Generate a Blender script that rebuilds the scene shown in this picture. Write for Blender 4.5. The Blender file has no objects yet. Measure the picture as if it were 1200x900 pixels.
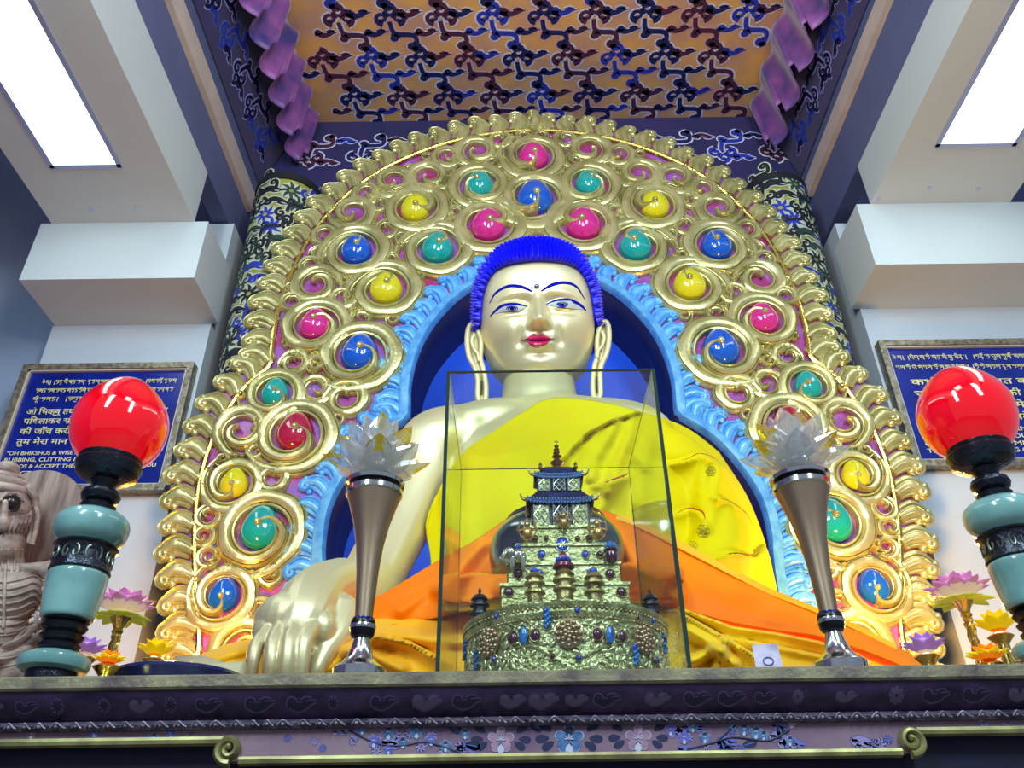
import bpy, bmesh, math, random
import numpy as np
from mathutils import Vector, Matrix
from mathutils.bvhtree import BVHTree
PI = math.pi
sc = bpy.context.scene
COL = sc.collection
# ---------------------------------------------------------------- camera
F = 970.0
CZ = 1.3
TH = math.radians(32.5); RO = math.radians(0.75)
fw = Vector((0, math.cos(TH), math.sin(TH)))
r0 = Vector((1, 0, 0)); u0 = Vector((0, -math.sin(TH), math.cos(TH)))
cr = r0*math.cos(RO) - u0*math.sin(RO)
cu = r0*math.sin(RO) + u0*math.cos(RO)
CAM = Vector((0, 0, CZ))
cd = bpy.data.cameras.new('camera'); cam = bpy.data.objects.new('camera', cd); COL.objects.link(cam)
cam.matrix_world = Matrix(((cr.x, cu.x, -fw.x, 0), (cr.y, cu.y, -fw.y, 0), (cr.z, cu.z, -fw.z, CZ), (0, 0, 0, 1)))
cd.sensor_width = 36; cd.lens = F/1200*36; cd.clip_start = 0.02; cd.clip_end = 100
sc.camera = cam

def ray(u, v):
    return fw + cr*((u-600)/F) - cu*((v-450)/F)
def P(u, v, Y):
    d = ray(u, v); return CAM + d*(Y/d.y)
def PH(u, v, Z):
    d = ray(u, v); return CAM + d*((Z-CZ)/d.z)
def PX(u, v, X):
    d = ray(u, v); return CAM + d*(X/d.x)
def scl(u, v, Y):                      # pixels per metre at that point
    d = P(u, v, Y) - CAM
    return F/d.dot(fw)

# ---------------------------------------------------------------- materials
def srgb(r, g, b):
    f = lambda c: (c/255/12.92) if c/255 <= .04045 else ((c/255+.055)/1.055)**2.4
    return (f(r), f(g), f(b), 1)
MATS = {}
def mat(name, col, rough=.5, metal=0, var=0, vscale=8, bump=0, bscale=40, col2=None, coat=0, emit=0, ecol=None, spec=.5,
        trans=0, ior=1.45, sheen=0, stretch=(1, 1, 1), detail=4):
    if name in MATS: return MATS[name]
    m = bpy.data.materials.new(name); m.use_nodes = True
    nt = m.node_tree; N = nt.nodes; L = nt.links
    b = N['Principled BSDF']
    b.inputs['Base Color'].default_value = col
    b.inputs['Roughness'].default_value = rough
    b.inputs['Metallic'].default_value = metal
    b.inputs['Coat Weight'].default_value = coat
    b.inputs['Coat Roughness'].default_value = .06
    b.inputs['Specular IOR Level'].default_value = spec
    b.inputs['Transmission Weight'].default_value = trans
    b.inputs['IOR'].default_value = ior
    b.inputs['Sheen Weight'].default_value = sheen
    if emit:
        b.inputs['Emission Color'].default_value = ecol or col
        b.inputs['Emission Strength'].default_value = emit
    if var or bump:
        tc = N.new('ShaderNodeTexCoord'); mp = N.new('ShaderNodeMapping'); mp.inputs['Scale'].default_value = stretch
        L.new(tc.outputs['Object'], mp.inputs['Vector'])
    if var:
        n = N.new('ShaderNodeTexNoise'); n.inputs['Scale'].default_value = vscale; n.inputs['Detail'].default_value = detail
        L.new(mp.outputs[0], n.inputs['Vector'])
        r = N.new('ShaderNodeValToRGB'); r.color_ramp.elements[0].position = .35; r.color_ramp.elements[1].position = .68
        c2 = col2 or tuple(min(1, c*(1-var)) for c in col[:3])+(1,)
        r.color_ramp.elements[0].color = col; r.color_ramp.elements[1].color = c2
        L.new(n.outputs['Fac'], r.inputs['Fac']); L.new(r.outputs['Color'], b.inputs['Base Color'])
    if bump:
        n2 = N.new('ShaderNodeTexNoise'); n2.inputs['Scale'].default_value = bscale; n2.inputs['Detail'].default_value = 3
        L.new(mp.outputs[0], n2.inputs['Vector'])
        bp = N.new('ShaderNodeBump'); bp.inputs['Strength'].default_value = bump; bp.inputs['Distance'].default_value = .01
        L.new(n2.outputs['Fac'], bp.inputs['Height']); L.new(bp.outputs['Normal'], b.inputs['Normal'])
    MATS[name] = m
    return m
def crystal_mat(name, tint):
    m = bpy.data.materials.new(name); m.use_nodes = True
    N = m.node_tree.nodes; L = m.node_tree.links
    N.remove(N['Principled BSDF']); out = N['Material Output']
    t = N.new('ShaderNodeBsdfTransparent'); t.inputs['Color'].default_value = tint
    g = N.new('ShaderNodeBsdfGlossy'); g.inputs['Roughness'].default_value = .02
    gl = N.new('ShaderNodeBsdfGlass'); gl.inputs['IOR'].default_value = 1.25; gl.inputs['Color'].default_value = tint
    tr = N.new('ShaderNodeBsdfTranslucent'); tr.inputs['Color'].default_value = tint
    df = N.new('ShaderNodeBsdfDiffuse'); df.inputs['Color'].default_value = tint
    lw = N.new('ShaderNodeLayerWeight'); lw.inputs['Blend'].default_value = .5
    pw = N.new('ShaderNodeMath'); pw.operation = 'MULTIPLY_ADD'; pw.inputs[1].default_value = .40; pw.inputs[2].default_value = .10
    L.new(lw.outputs['Facing'], pw.inputs[0])
    a = N.new('ShaderNodeMixShader'); a.inputs[0].default_value = .3; L.new(t.outputs[0], a.inputs[1]); L.new(gl.outputs[0], a.inputs[2])
    b = N.new('ShaderNodeMixShader'); L.new(pw.outputs[0], b.inputs[0]); L.new(a.outputs[0], b.inputs[1]); L.new(g.outputs[0], b.inputs[2])
    c = N.new('ShaderNodeMixShader'); c.inputs[0].default_value = .5; L.new(tr.outputs[0], c.inputs[1]); L.new(df.outputs[0], c.inputs[2])
    d = N.new('ShaderNodeMixShader'); d.inputs[0].default_value = .13; L.new(b.outputs[0], d.inputs[1]); L.new(c.outputs[0], d.inputs[2])
    L.new(d.outputs[0], out.inputs['Surface']); MATS[name] = m
    return m
def glass_mat(name, tint=(1, 1, 1, 1), rough=0.0):
    if name in MATS: return MATS[name]
    m = bpy.data.materials.new(name); m.use_nodes = True
    N = m.node_tree.nodes; L = m.node_tree.links
    N.remove(N['Principled BSDF']); out = N['Material Output']
    t = N.new('ShaderNodeBsdfTransparent'); t.inputs['Color'].default_value = tint
    g = N.new('ShaderNodeBsdfGlossy'); g.inputs['Roughness'].default_value = rough
    lw = N.new('ShaderNodeLayerWeight'); lw.inputs['Blend'].default_value = .5
    pw = N.new('ShaderNodeMath'); pw.operation = 'POWER'; pw.inputs[1].default_value = 4
    fr = N.new('ShaderNodeMath'); fr.operation = 'MULTIPLY_ADD'; fr.inputs[1].default_value = .6; fr.inputs[2].default_value = .025
    L.new(lw.outputs['Facing'], pw.inputs[0]); L.new(pw.outputs[0], fr.inputs[0])
    mx = N.new('ShaderNodeMixShader')
    L.new(fr.outputs[0], mx.inputs[0]); L.new(t.outputs[0], mx.inputs[1]); L.new(g.outputs[0], mx.inputs[2]); L.new(mx.outputs[0], out.inputs['Surface'])
    MATS[name] = m
    return m

# ---------------------------------------------------------------- mesh builder
def cat(pts, n=8, closed=False):
    """Catmull-Rom through points of any dimension"""
    p = [np.array(q, float) for q in pts]; out = []
    k = len(p); segs = k if closed else k-1
    for i in range(segs):
        a = p[i-1] if (i > 0 or closed) else 2*p[0]-p[1]
        b = p[i]; c = p[(i+1) % k]
        d = p[(i+2) % k] if (i+2 < k or closed) else 2*p[-1]-p[-2]
        for j in range(n):
            t = j/n
            out.append(.5*((2*b)+(-a+c)*t+(2*a-5*b+4*c-d)*t*t+(-a+3*b-3*c+d)*t**3))
    if not closed: out.append(p[-1])
    return out

class MB:
    def __init__(s): s.v = []; s.f = []; s.m = []
    def add(s, vs, fs, mi=0):
        o = len(s.v); s.v.extend([tuple(q) for q in vs]); s.f.extend([tuple(i+o for i in f) for f in fs]); s.m.extend([mi]*len(fs)); return s
    def box(s, c, sz, mi=0, R=None):
        c = Vector(c); vs = []
        for x in (-.5, .5):
            for y in (-.5, .5):
                for z in (-.5, .5):
                    q = Vector((x*sz[0], y*sz[1], z*sz[2]))
                    vs.append(c+(R @ q if R else q))
        return s.add(vs, [(0, 1, 3, 2), (4, 6, 7, 5), (0, 4, 5, 1), (2, 3, 7, 6), (0, 2, 6, 4), (1, 5, 7, 3)], mi)
    def bbox(s, a, b, mi=0):
        return s.box([(a[i]+b[i])/2 for i in range(3)], [abs(b[i]-a[i]) for i in range(3)], mi)
    def grid(s, fn, nu, nv, mi=0, wu=False, wv=False):
        vs = [fn(i/(nu if wu else nu-1), j/(nv if wv else nv-1)) for i in range(nu) for j in range(nv)]
        fs = []
        for i in range(nu if wu else nu-1):
            for j in range(nv if wv else nv-1):
                i2 = (i+1) % nu; j2 = (j+1) % nv
                fs.append((i*nv+j, i2*nv+j, i2*nv+j2, i*nv+j2))
        return s.add(vs, fs, mi)
    def lathe(s, prof, c, seg=32, mi=0, axis=None, flute=0, nfl=12):
        """prof: (r, z) from bottom to top around c"""
        c = Vector(c); A = Vector(axis).normalized() if axis else Vector((0, 0, 1))
        X = A.orthogonal().normalized() if axis else Vector((1, 0, 0)); Yv = A.cross(X)
        vs = []; fs = []; n = len(prof)
        for r, z in prof:
            for k in range(seg):
                a = 2*PI*k/seg; rr = r*(1+flute*math.cos(nfl*a))
                vs.append(c+A*z+X*(rr*math.cos(a))+Yv*(rr*math.sin(a)))
        for i in range(n-1):
            for k in range(seg):
                k2 = (k+1) % seg; fs.append((i*seg+k, i*seg+k2, (i+1)*seg+k2, (i+1)*seg+k))
        fs.append(tuple(range(seg-1, -1, -1))); fs.append(tuple((n-1)*seg+k for k in range(seg)))
        return s.add(vs, fs, mi)
    def tube(s, pts, rad, seg=8, mi=0, closed=False, flat=1, up=None, round_=False):
        pts = [Vector(p) for p in pts]; n = len(pts)
        rad = list(rad) if hasattr(rad, '__len__') else [rad]*n
        if round_ and not closed:
            a = (pts[0]-pts[1]).normalized(); b = (pts[-1]-pts[-2]).normalized()
            e0 = [(pts[0]+a*rad[0]*math.sin(q), rad[0]*math.cos(q)) for q in (1.5, 1.2, .8, .4)]
            e1 = [(pts[-1]+b*rad[-1]*math.sin(q), rad[-1]*math.cos(q)) for q in (.4, .8, 1.2, 1.5)]
            pts = [q[0] for q in e0]+pts+[q[0] for q in e1]; rad = [q[1] for q in e0]+rad+[q[1] for q in e1]; n = len(pts)
        vs = []; fs = []; prev = None
        for i in range(n):
            if closed: t = (pts[(i+1) % n]-pts[i-1])
            else: t = pts[min(i+1, n-1)]-pts[max(i-1, 0)]
            t = t.normalized() if t.length > 1e-9 else Vector((0, 0, 1))
            if up: a = t.cross(Vector(up)); a = a.normalized() if a.length > 1e-6 else t.orthogonal().normalized()
            elif prev is None: a = t.orthogonal().normalized()
            else:
                a = prev-t*prev.dot(t); a = a.normalized() if a.length > 1e-6 else t.orthogonal().normalized()
            prev = a; b = a.cross(t)
            for k in range(seg):
                w = 2*PI*k/seg; vs.append(pts[i]+a*(rad[i]*math.cos(w))+b*(rad[i]*flat*math.sin(w)))
        m = n if closed else n-1
        for i in range(m):
            for k in range(seg):
                k2 = (k+1) % seg; i2 = (i+1) % n
                fs.append((i*seg+k, i*seg+k2, i2*seg+k2, i2*seg+k))
        if not closed: fs.append(tuple(range(seg-1, -1, -1))); fs.append(tuple((n-1)*seg+k for k in range(seg)))
        return s.add(vs, fs, mi)
    def ell(s, c, r, mi=0, nu=16, nv=10, R=None):
        c = Vector(c); r = r if hasattr(r, '__len__') else (r, r, r)
        vs = []; fs = []
        for j in range(1, nv):
            p = PI*j/nv
            for i in range(nu):
                a = 2*PI*i/nu; q = Vector((r[0]*math.sin(p)*math.cos(a), r[1]*math.sin(p)*math.sin(a), r[2]*math.cos(p)))
                vs.append(c+(R @ q if R else q))
        for q in (Vector((0, 0, r[2])), Vector((0, 0, -r[2]))): vs.append(c+(R @ q if R else q))
        T = (nv-1)*nu; B = T+1
        for j in range(nv-2):
            for i in range(nu):
                i2 = (i+1) % nu; fs.append((j*nu+i, (j+1)*nu+i, (j+1)*nu+i2, j*nu+i2))
        for i in range(nu):
            i2 = (i+1) % nu; fs.append((T, i, i2)); fs.append((B, (nv-2)*nu+i2, (nv-2)*nu+i))
        return s.add(vs, fs, mi)
    def prism(s, poly, n, mi=0):
        """polygon (3D points) extruded by vector n"""
        k = len(poly); n = Vector(n); poly = [Vector(p) for p in poly]
        vs = poly+[p+n for p in poly]
        fs = [tuple(range(k)), tuple(range(2*k-1, k-1, -1))]+[(i, i+k, (i+1) % k+k, (i+1) % k) for i in range(k)]
        return s.add(vs, fs, mi)
    def ribbon(s, pts, wid, hgt, N, prof, mi=0, wpos=None, wneg=None):
        """relief ribbon along pts lying on a plane with normal N; prof: list of (across -1..1, height 0..1)"""
        pts = [Vector(p) for p in pts]; N = Vector(N).normalized(); n = len(pts); k = len(prof); vs = []; fs = []
        for i in range(n):
            t = (pts[min(i+1, n-1)]-pts[max(i-1, 0)]).normalized(); a = N.cross(t).normalized()
            for (x, h) in prof: vs.append(pts[i]+a*(x*wid[i]*(wpos[i] if (x > 0 and wpos) else wneg[i] if (x < 0 and wneg) else 1))+N*(h*hgt[i]))
        for i in range(n-1):
            for j in range(k-1): fs.append((i*k+j, i*k+j+1, (i+1)*k+j+1, (i+1)*k+j))
        fs.append(tuple(range(k-1, -1, -1))); fs.append(tuple((n-1)*k+j for j in range(k)))
        return s.add(vs, fs, mi)
    def build(s, name, mats, parent=None, loc=None, smooth=True, auto=40, solid=0):
        mats = mats if isinstance(mats, (list, tuple)) else [mats]
        o = bpy.data.objects.new(name, None) if False else None
        base = Vector((0, 0, 0))
        if parent is not None: base = Vector(parent.get('_b', (0, 0, 0)))
        elif loc is not None: base = Vector(loc)
        me = bpy.data.meshes.new(name)
        me.from_pydata([tuple(Vector(q)-base) for q in s.v], [], s.f)
        for mm in mats: me.materials.append(mm)
        if len(mats) > 1: me.polygons.foreach_set('material_index', s.m)
        me.update()
        bm = bmesh.new(); bm.from_mesh(me); bmesh.ops.recalc_face_normals(bm, faces=bm.faces); bm.to_mesh(me); bm.free()
        if smooth:
            me.polygons.foreach_set('use_smooth', [True]*len(me.polygons))
            if auto: me.set_sharp_from_angle(angle=math.radians(auto))
        o = bpy.data.objects.new(name, me); COL.objects.link(o)
        if parent is not None: o.parent = parent
        else: o.location = base
        o['_b'] = tuple(base)
        if solid:
            md = o.modifiers.new('thickness', 'SOLIDIFY'); md.thickness = solid; md.offset = 0
        return o
def thing(name, loc, label, category, group=None):
    o = bpy.data.objects.new(name, None); COL.objects.link(o); o.location = loc; o.empty_display_size = .05
    o['_b'] = tuple(loc); o['label'] = label; o['category'] = category
    if group: o['group'] = group
    return o
def tag(o, label, category, group=None):
    o['label'] = label; o['category'] = category
    if group: o['group'] = group
    return o
def struct(o): o['kind'] = 'structure'; return o
def copy_tree(o, parent=None):
    c = o.copy(); COL.objects.link(c)
    if parent is not None: c.parent = parent
    for ch in list(o.children): copy_tree(ch, c)
    return c
def rotm(ax, deg): return Matrix.Rotation(math.radians(deg), 3, ax)
def lerp(a, b, t): return a+(b-a)*t
def ip(x, xs, ys): return float(np.interp(x, xs, ys))

def remesh(mb, voxel, smooth=6, factor=.6):
    me = bpy.data.meshes.new('t'); me.from_pydata([tuple(q) for q in mb.v], [], mb.f); me.update()
    bm = bmesh.new(); bm.from_mesh(me); bmesh.ops.recalc_face_normals(bm, faces=bm.faces); bm.to_mesh(me); bm.free()
    o = bpy.data.objects.new('t', me); COL.objects.link(o)
    md = o.modifiers.new('r', 'REMESH'); md.mode = 'VOXEL'; md.voxel_size = voxel; md.use_smooth_shade = True
    sm = o.modifiers.new('s', 'SMOOTH'); sm.iterations = smooth; sm.factor = factor
    dg = bpy.context.evaluated_depsgraph_get(); dg.update()
    ev = o.evaluated_get(dg); m2 = ev.to_mesh()
    vs = [Vector(v.co) for v in m2.vertices]; fs = [tuple(p.vertices) for p in m2.polygons]
    ev.to_mesh_clear(); bpy.data.objects.remove(o); bpy.data.meshes.remove(me)
    return vs, fs
# ================================================================ palette
GOLD = mat('gilded_relief', srgb(214, 208, 150), .30, .62, var=.35, vscale=9, col2=srgb(176, 170, 112), bump=.15, bscale=60)
GOLDL = mat('pale_gold_skin', srgb(222, 214, 170), .42, .55, bump=.02, bscale=30)
GILT = mat('bright_gilt', srgb(226, 200, 110), .22, 1, bump=.1, bscale=80)
BLUEP = mat('pale_blue_paint', srgb(112, 190, 245), .4, .1, var=.3, vscale=20, col2=srgb(70, 150, 225), coat=.3)
NICHE = mat('niche_blue', srgb(0, 84, 248), .55, 0)
NAVY = mat('navy_paint', srgb(10, 24, 84), .5, 0, var=.3, vscale=12)
MAGENTA = mat('magenta_lacquer', srgb(160, 8, 88), .35, 0, var=1, vscale=7, col2=srgb(140, 90, 196), bump=.5, bscale=90, coat=.5)
WHITEW = mat('white_wall_paint', srgb(196, 206, 218), .8, 0, var=.05, vscale=3, bump=.04, bscale=120)
BEAMW = mat('white_panel_paint', srgb(204, 214, 218), .6, 0, var=.04, vscale=2)
TANW = mat('tan_plaster_strip', srgb(206, 190, 180), .7, 0, var=.15, vscale=6, bump=.1)
DARKW = mat('painted_shade_blue', srgb(96, 104, 146), .8, 0, var=.12, vscale=3)  # shade of the upper side walls put into their colour

CX = .5*(P(513, 295, 3.5).x+P(745, 297, 3.5).x)
YM = 3.5            # mandorla board plane
XL, XR = -1.743, 2.024     # niche side walls
HC = 4.9+CZ          # canopy height
YB = 4.1             # back wall
HB_L = P(150, 260, 3.36).z
# ================================================================ room shell
def X_of(ratio, H): return ratio*H
# floor
m = MB(); m.bbox((-4, -4, -.1), (4.2, 4.6, 0)); struct(m.build('floor', mat('floor_stone', srgb(150, 140, 130), .5, var=.2), smooth=False))
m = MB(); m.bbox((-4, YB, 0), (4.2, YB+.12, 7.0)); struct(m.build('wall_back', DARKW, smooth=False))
# pillars left and right of the shrine
PL = P(62, 382, 3.77); PLr = P(247, 382, 3.77)
m = MB(); m.bbox((PL.x, 3.77, 0), (PLr.x, YB, P(280, 262, 3.77).z)); struct(m.build('wall_left', WHITEW, smooth=False))
m = MB(); m.bbox((-4, 3.98, 0), (PL.x, YB-.001, 7.0)); struct(m.build('wall_left', mat('lavender_wall', srgb(160, 178, 204), .8, var=.1, vscale=2), smooth=False))
PRl = P(1008, 362, 3.77)
m = MB(); m.bbox((PRl.x, 3.77, 0), (3.4, YB, P(975, 262, 3.77).z)); struct(m.build('wall_right', WHITEW, smooth=False))
# corbel boxes
zbL = PH(62, 382, P(62, 382, 3.77).z).z
yfL = PH(22, 328, zbL).y; xl = P(22, 328, yfL).x; xr = P(222, 330, yfL).x; ztL = P(130, 261, yfL).z
m = MB(); m.bbox((xl, yfL, zbL), (xr+.02, 3.77, ztL)); struct(m.build('trim_1', BEAMW, smooth=False))
zbR = P(1008, 362, 3.77).z
yfR = PH(1030, 310, zbR).y; xrl = P(1026, 309, yfR).x; ztR = P(1100, 238, yfR).z
m = MB(); m.bbox((xrl, yfR, zbR), (3.2, 3.77, ztR)); struct(m.build('trim_2', BEAMW, smooth=False))
# beams with light recess : soffit at z, from corbel towards the viewer
def beam(idx, x0, x1, px0, px1, zs, yend, ypanel, ztop, side_x):
    ztop = side_x
    m = MB(); y0 = -1.2
    # soffit as four slabs around the light opening
    t = .03
    m.bbox((x0, ypanel, zs), (x1, yend, zs+t)); m.bbox((x0, y0, zs), (px0, ypanel, zs+t)); m.bbox((px1, y0, zs), (x1, ypanel, zs+t))
    m.bbox((x0, y0, zs+t), (x0+.03, yend, ztop)); m.bbox((x1-.03, y0, zs+t), (x1, yend, ztop)); m.bbox((x0, yend-.03, zs+t), (x1, yend, ztop))
    return struct(m.build('trim_%d' % idx, BEAMW, smooth=False))
def ratio(u, v):          # X / height above camera for a line running in depth
    d = ray(u, v); return d.x/d.z
bz = ztL; h = bz-CZ
LX1 = ratio(228, 260)*h; LX0 = ratio(62, 264)*h
pLx0, pLx1 = ratio(60, 197)*h, ratio(143, 195)*h
pLy = PH(100, 196, bz).y; bLy = PH(150, 261, bz).y
beamL = beam(3, LX0, LX1, pLx0, pLx1, bz, bLy, pLy, 5.6, LX1/ratio(217, 140)+CZ)
bzr = ztR; hr = bzr-CZ
RX0 = ratio(1020, 240)*hr
pRx0 = ratio(1095, 172)*hr; pRx1 = pRx0+.42; pRy = PH(1150, 171, bzr).y; bRy = PH(1080, 239, bzr).y
beamR = beam(4, RX0, RX0+.78, pRx0, pRx1, bzr, bRy, pRy, 5.6, RX0/ratio(1030, 140)+CZ)
print('beams', LX0, LX1, RX0, bz, bzr, pLy, pRy, yfL, yfR, CX)
# upper side walls above beams, the tan strip and ceiling
LW = XL; RW = XR
for nm, X, sgn, lo, hi in (('wall_left', LW, -1, ratio(285, 238), ratio(297, 238)), ('wall_right', RW, 1, ratio(955, 225), ratio(944, 225))):
    z0 = X/lo+CZ; z1 = X/hi+CZ
    ztop = 7.0
    zb = bz if sgn < 0 else bzr
    zlo_ = X/(ratio(217, 140) if sgn < 0 else ratio(1030, 140))+CZ
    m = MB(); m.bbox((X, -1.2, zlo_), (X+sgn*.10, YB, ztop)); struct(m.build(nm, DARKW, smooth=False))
    m = MB(); m.bbox((X-sgn*.035, -1.2, z0), (X+sgn*.05, YB-.1, z1)); struct(m.build('trim_%d' % (5 if sgn < 0 else 6), TANW, smooth=False))
m = MB(); m.bbox((-4, -3, 6.9), (4.2, YB+.12, 7.0)); struct(m.build('ceiling', mat('dim_ceiling', srgb(120, 110, 150), .8, var=.1), smooth=False))
m = MB(); m.bbox((-3.7, -1.2, 0), (-3.6, YB, 7.0)); struct(m.build('wall_left', mat('purple_wall', srgb(110, 96, 150), .8, var=.3, vscale=1.5), smooth=False))
# ceiling lights in the beams
LIT = mat('light_diffuser', srgb(230, 245, 255), .4, emit=5.5, ecol=(.86, .97, 1, 1))
FR = mat('aluminium_trim', srgb(190, 196, 225), .3, .6)
for x0, x1, yy, z, lab in ((pLx0, pLx1, pLy, bz, 'long white recessed ceiling light panel above the left wall plaque'),
                           (pRx0, pRx1, pRy, bzr, 'long white recessed ceiling light panel above the right wall plaque')):
    t = thing('ceiling_light', ((x0+x1)/2, 1.5, z), lab, 'light', 'recessed ceiling lights')
    m = MB(); w = .022
    m.bbox((x0-.005, .2, z-.006), (x0+w, yy, z+.05)); m.bbox((x1-w, .2, z-.006), (x1+.005, yy, z+.05)); m.bbox((x0, yy-w, z-.006), (x1, yy+.005, z+.05)); m.bbox((x0, .2, z-.006), (x1, .2+w, z+.05))
    m.build('frame', FR, t, smooth=False)
    m = MB(); m.bbox((x0+w, .2+w, z+.012), (x1-w, yy-w, z+.02)); m.build('diffuser', LIT, t, smooth=False)
# fixing screws on the beam ends
for k, (u, v, z) in enumerate(((107, 245, bz), (159, 243, bz), (1089, 220, bzr), (1146, 221, bzr), (1029, 233, bzr))):
    p = PH(u, v, z); m = MB(); m.lathe([(.012, -.006), (.012, 0)], p, 12); m.build('screw', FR, beamL if u < 600 else beamR)

# ================================================================ brocade
OUTL = mat('brocade_outline', srgb(226, 222, 240), .6, 0, var=.3, vscale=30, col2=srgb(186, 184, 226))
OUTP = mat('brocade_pink_outline', srgb(216, 168, 176), .6, 0, var=.2, vscale=30)
THN = mat('brocade_navy_thread', srgb(24, 30, 92), .6)
THM = mat('brocade_maroon_thread', srgb(74, 34, 66), .6)
THB = mat('brocade_blue_thread', srgb(44, 56, 170), .5)
THG = mat('brocade_gold_thread', srgb(168, 122, 90), .5)
def fabric(name, a, b, c=None):
    m = mat(name, a, .65, 0, var=1, vscale=3.5, col2=b, bump=.3, bscale=260, sheen=.3); return m
GRG = fabric('gold_brocade_ground', srgb(222, 166, 80), srgb(186, 140, 126))
GRN = fabric('shade_navy_brocade_ground', srgb(28, 24, 84), srgb(44, 30, 96))  # navy stands for the canopy brocade where it lies in shade
GRY = fabric('yellow_brocade_ground', srgb(190, 182, 36), srgb(88, 100, 76))
def spiral(cx, cy, r, a0, turn, hand, n=14, r1=.18):
    return [(cx+(r+(r*r1-r)*t)*math.cos(a0+hand*turn*2*PI*t), cy+(r+(r*r1-r)*t)*math.sin(a0+hand*turn*2*PI*t)) for t in [i/(n-1) for i in range(n)]]
def strip(mb, pts, w, fn, off, mi):
    n = len(pts); vs = []; fs = []
    for i in range(n):
        a = pts[min(i+1, n-1)]; b = pts[max(i-1, 0)]; tx, ty = a[0]-b[0], a[1]-b[1]; L = math.hypot(tx, ty) or 1
        nx, ny = -ty/L, tx/L; ww = w[i] if hasattr(w, '__len__') else w
        vs += [fn(pts[i][0]+nx*ww, pts[i][1]+ny*ww, off), fn(pts[i][0]-nx*ww, pts[i][1]-ny*ww, off)]
    for i in range(n-1): fs.append((2*i, 2*i+1, 2*i+3, 2*i+2))
    mb.add(vs, fs, mi)
def disc(mb, cx, cy, r, fn, off, mi, n=12):
    mb.add([fn(cx+r*math.cos(2*PI*i/n), cy+r*math.sin(2*PI*i/n), off) for i in range(n)], [tuple(range(n))], mi)
def cloud_motif(mb, cx, cy, s, fn, col, out, kind, rng, e=1.0):
    g = lambda pts: [(cx+x*s, cy+y*s) for x, y in pts]
    o = .040*s; k = e
    jobs = []
    if kind == 0:      # trefoil knot with a stepping ribbon
        for a0, hd, (qx, qy) in ((PI*.5, 1, (-.17, .05)), (PI*.5, -1, (.17, .05)), (-PI*.5, 1, (0, -.13))):
            jobs.append((g(spiral(qx, qy, .15, a0, 1.2, hd)), [.050*s*(1-.5*t/13) for t in range(14)]))
        p = cat([(-.02, .12), (.02, .34), (.12, .42), (.40, .44), (.50, .52), (.50, .72), (.40, .80)], 5)
        jobs.append((g(p), [.058*s*(1-.5*abs(i/len(p)-.4)) for i in range(len(p))]))
        jobs.append((g(spiral(.02, .50, .09, -1.2, .9, 1)), .04*s)); jobs.append((g(spiral(.40, .70, .10, .2, 1.0, 1)), .04*s))
    elif kind == 1:    # small running cloud with pointed tail
        p = cat([(-.30, .02), (-.12, .08), (.08, .06), (.24, .0), (.40, -.03)], 5)
        jobs.append((g(p), [s*w for w in np.interp(np.linspace(0, 1, len(p)), [0, .3, .6, 1], [.05, .085, .06, .006])]))
        jobs.append((g(spiral(-.20, .0, .11, 2.2, 1.1, 1)), .04*s))
        p = cat([(.05, -.02), (.16, -.09), (.30, -.08)], 4); jobs.append((g(p), [s*w for w in np.linspace(.05, .005, len(p))]))
    else:              # flower scroll
        for i in range(8):
            a = 2*PI*i/8; jobs.append((g([(0.04*math.cos(a), .04*math.sin(a)), (.12*math.cos(a), .12*math.sin(a)), (.2*math.cos(a+.2), .2*math.sin(a+.2))]), [.028*s, .03*s, .008*s]))
    for pts, w in jobs:
        w2 = [x+o for x in w] if hasattr(w, '__len__') else w+o
        strip(mb, pts, w2, fn, .0015, out)
    for pts, w in jobs: strip(mb, pts, w, fn, .003, col)
def brocade(mb, fn, U, V, step, size, seed, cols, outs, jitter=.02):
    """cover the (U,V) rectangle; fn(u,v,off) -> point"""
    rng = random.Random(seed); nu = max(1, int(U/step)); nv = max(1, int(V/step)); su = U/nu; sv = V/nv
    for i in range(nu):
        for j in range(nv):
            x = (i+.5)*su + (.25*su if j % 2 else -.25*su); y = (j+.42)*sv
            c = cols[(i+2*j) % len(cols)]; o = outs[(i+j) % len(outs)]
            cloud_motif(mb, x, y, size, fn, c, o, 0, rng)
            cloud_motif(mb, x+.42*su*.9, y-.08*sv, size*.75, fn, cols[(i+j+1) % len(cols)], outs[(i+j+1) % len(outs)], 1, rng)
            cloud_motif(mb, x-.32*su, y+.36*sv, size*.7, fn, cols[(i+j+2) % len(cols)], outs[(i+1) % len(outs)], 1, rng)
BM = lambda g: [g, OUTL, OUTP, THN, THM, THB, THG]
canopy = thing('brocade_canopy', ((XL+XR)/2, 2.8, HC), 'cloud patterned gold brocade canopy with sides coloured navy for shade, lining the ceiling above the gilded backplate', 'canopy')
y0c = .9
hc = HC-CZ
XTL = ratio(356, 120)*hc; XTR = ratio(893, 120)*hc
m = MB(); m.bbox((XTL-.02, y0c, HC), (XTR+.02, YB-.002, HC+.02), 0)
brocade(m, lambda u, v, o: (XTL+.12+u, y0c+v, HC-o), XTR-XTL-.3, YB-y0c-.05, .30, .31, 3, [3, 4, 5, 3, 4], [1, 1, 2])
m.build('roof_cloth', BM(GRG), canopy, smooth=False)
zlowL = XL/ratio(300, 210)+CZ; zlowR = XR/ratio(985, 90)+CZ
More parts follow.
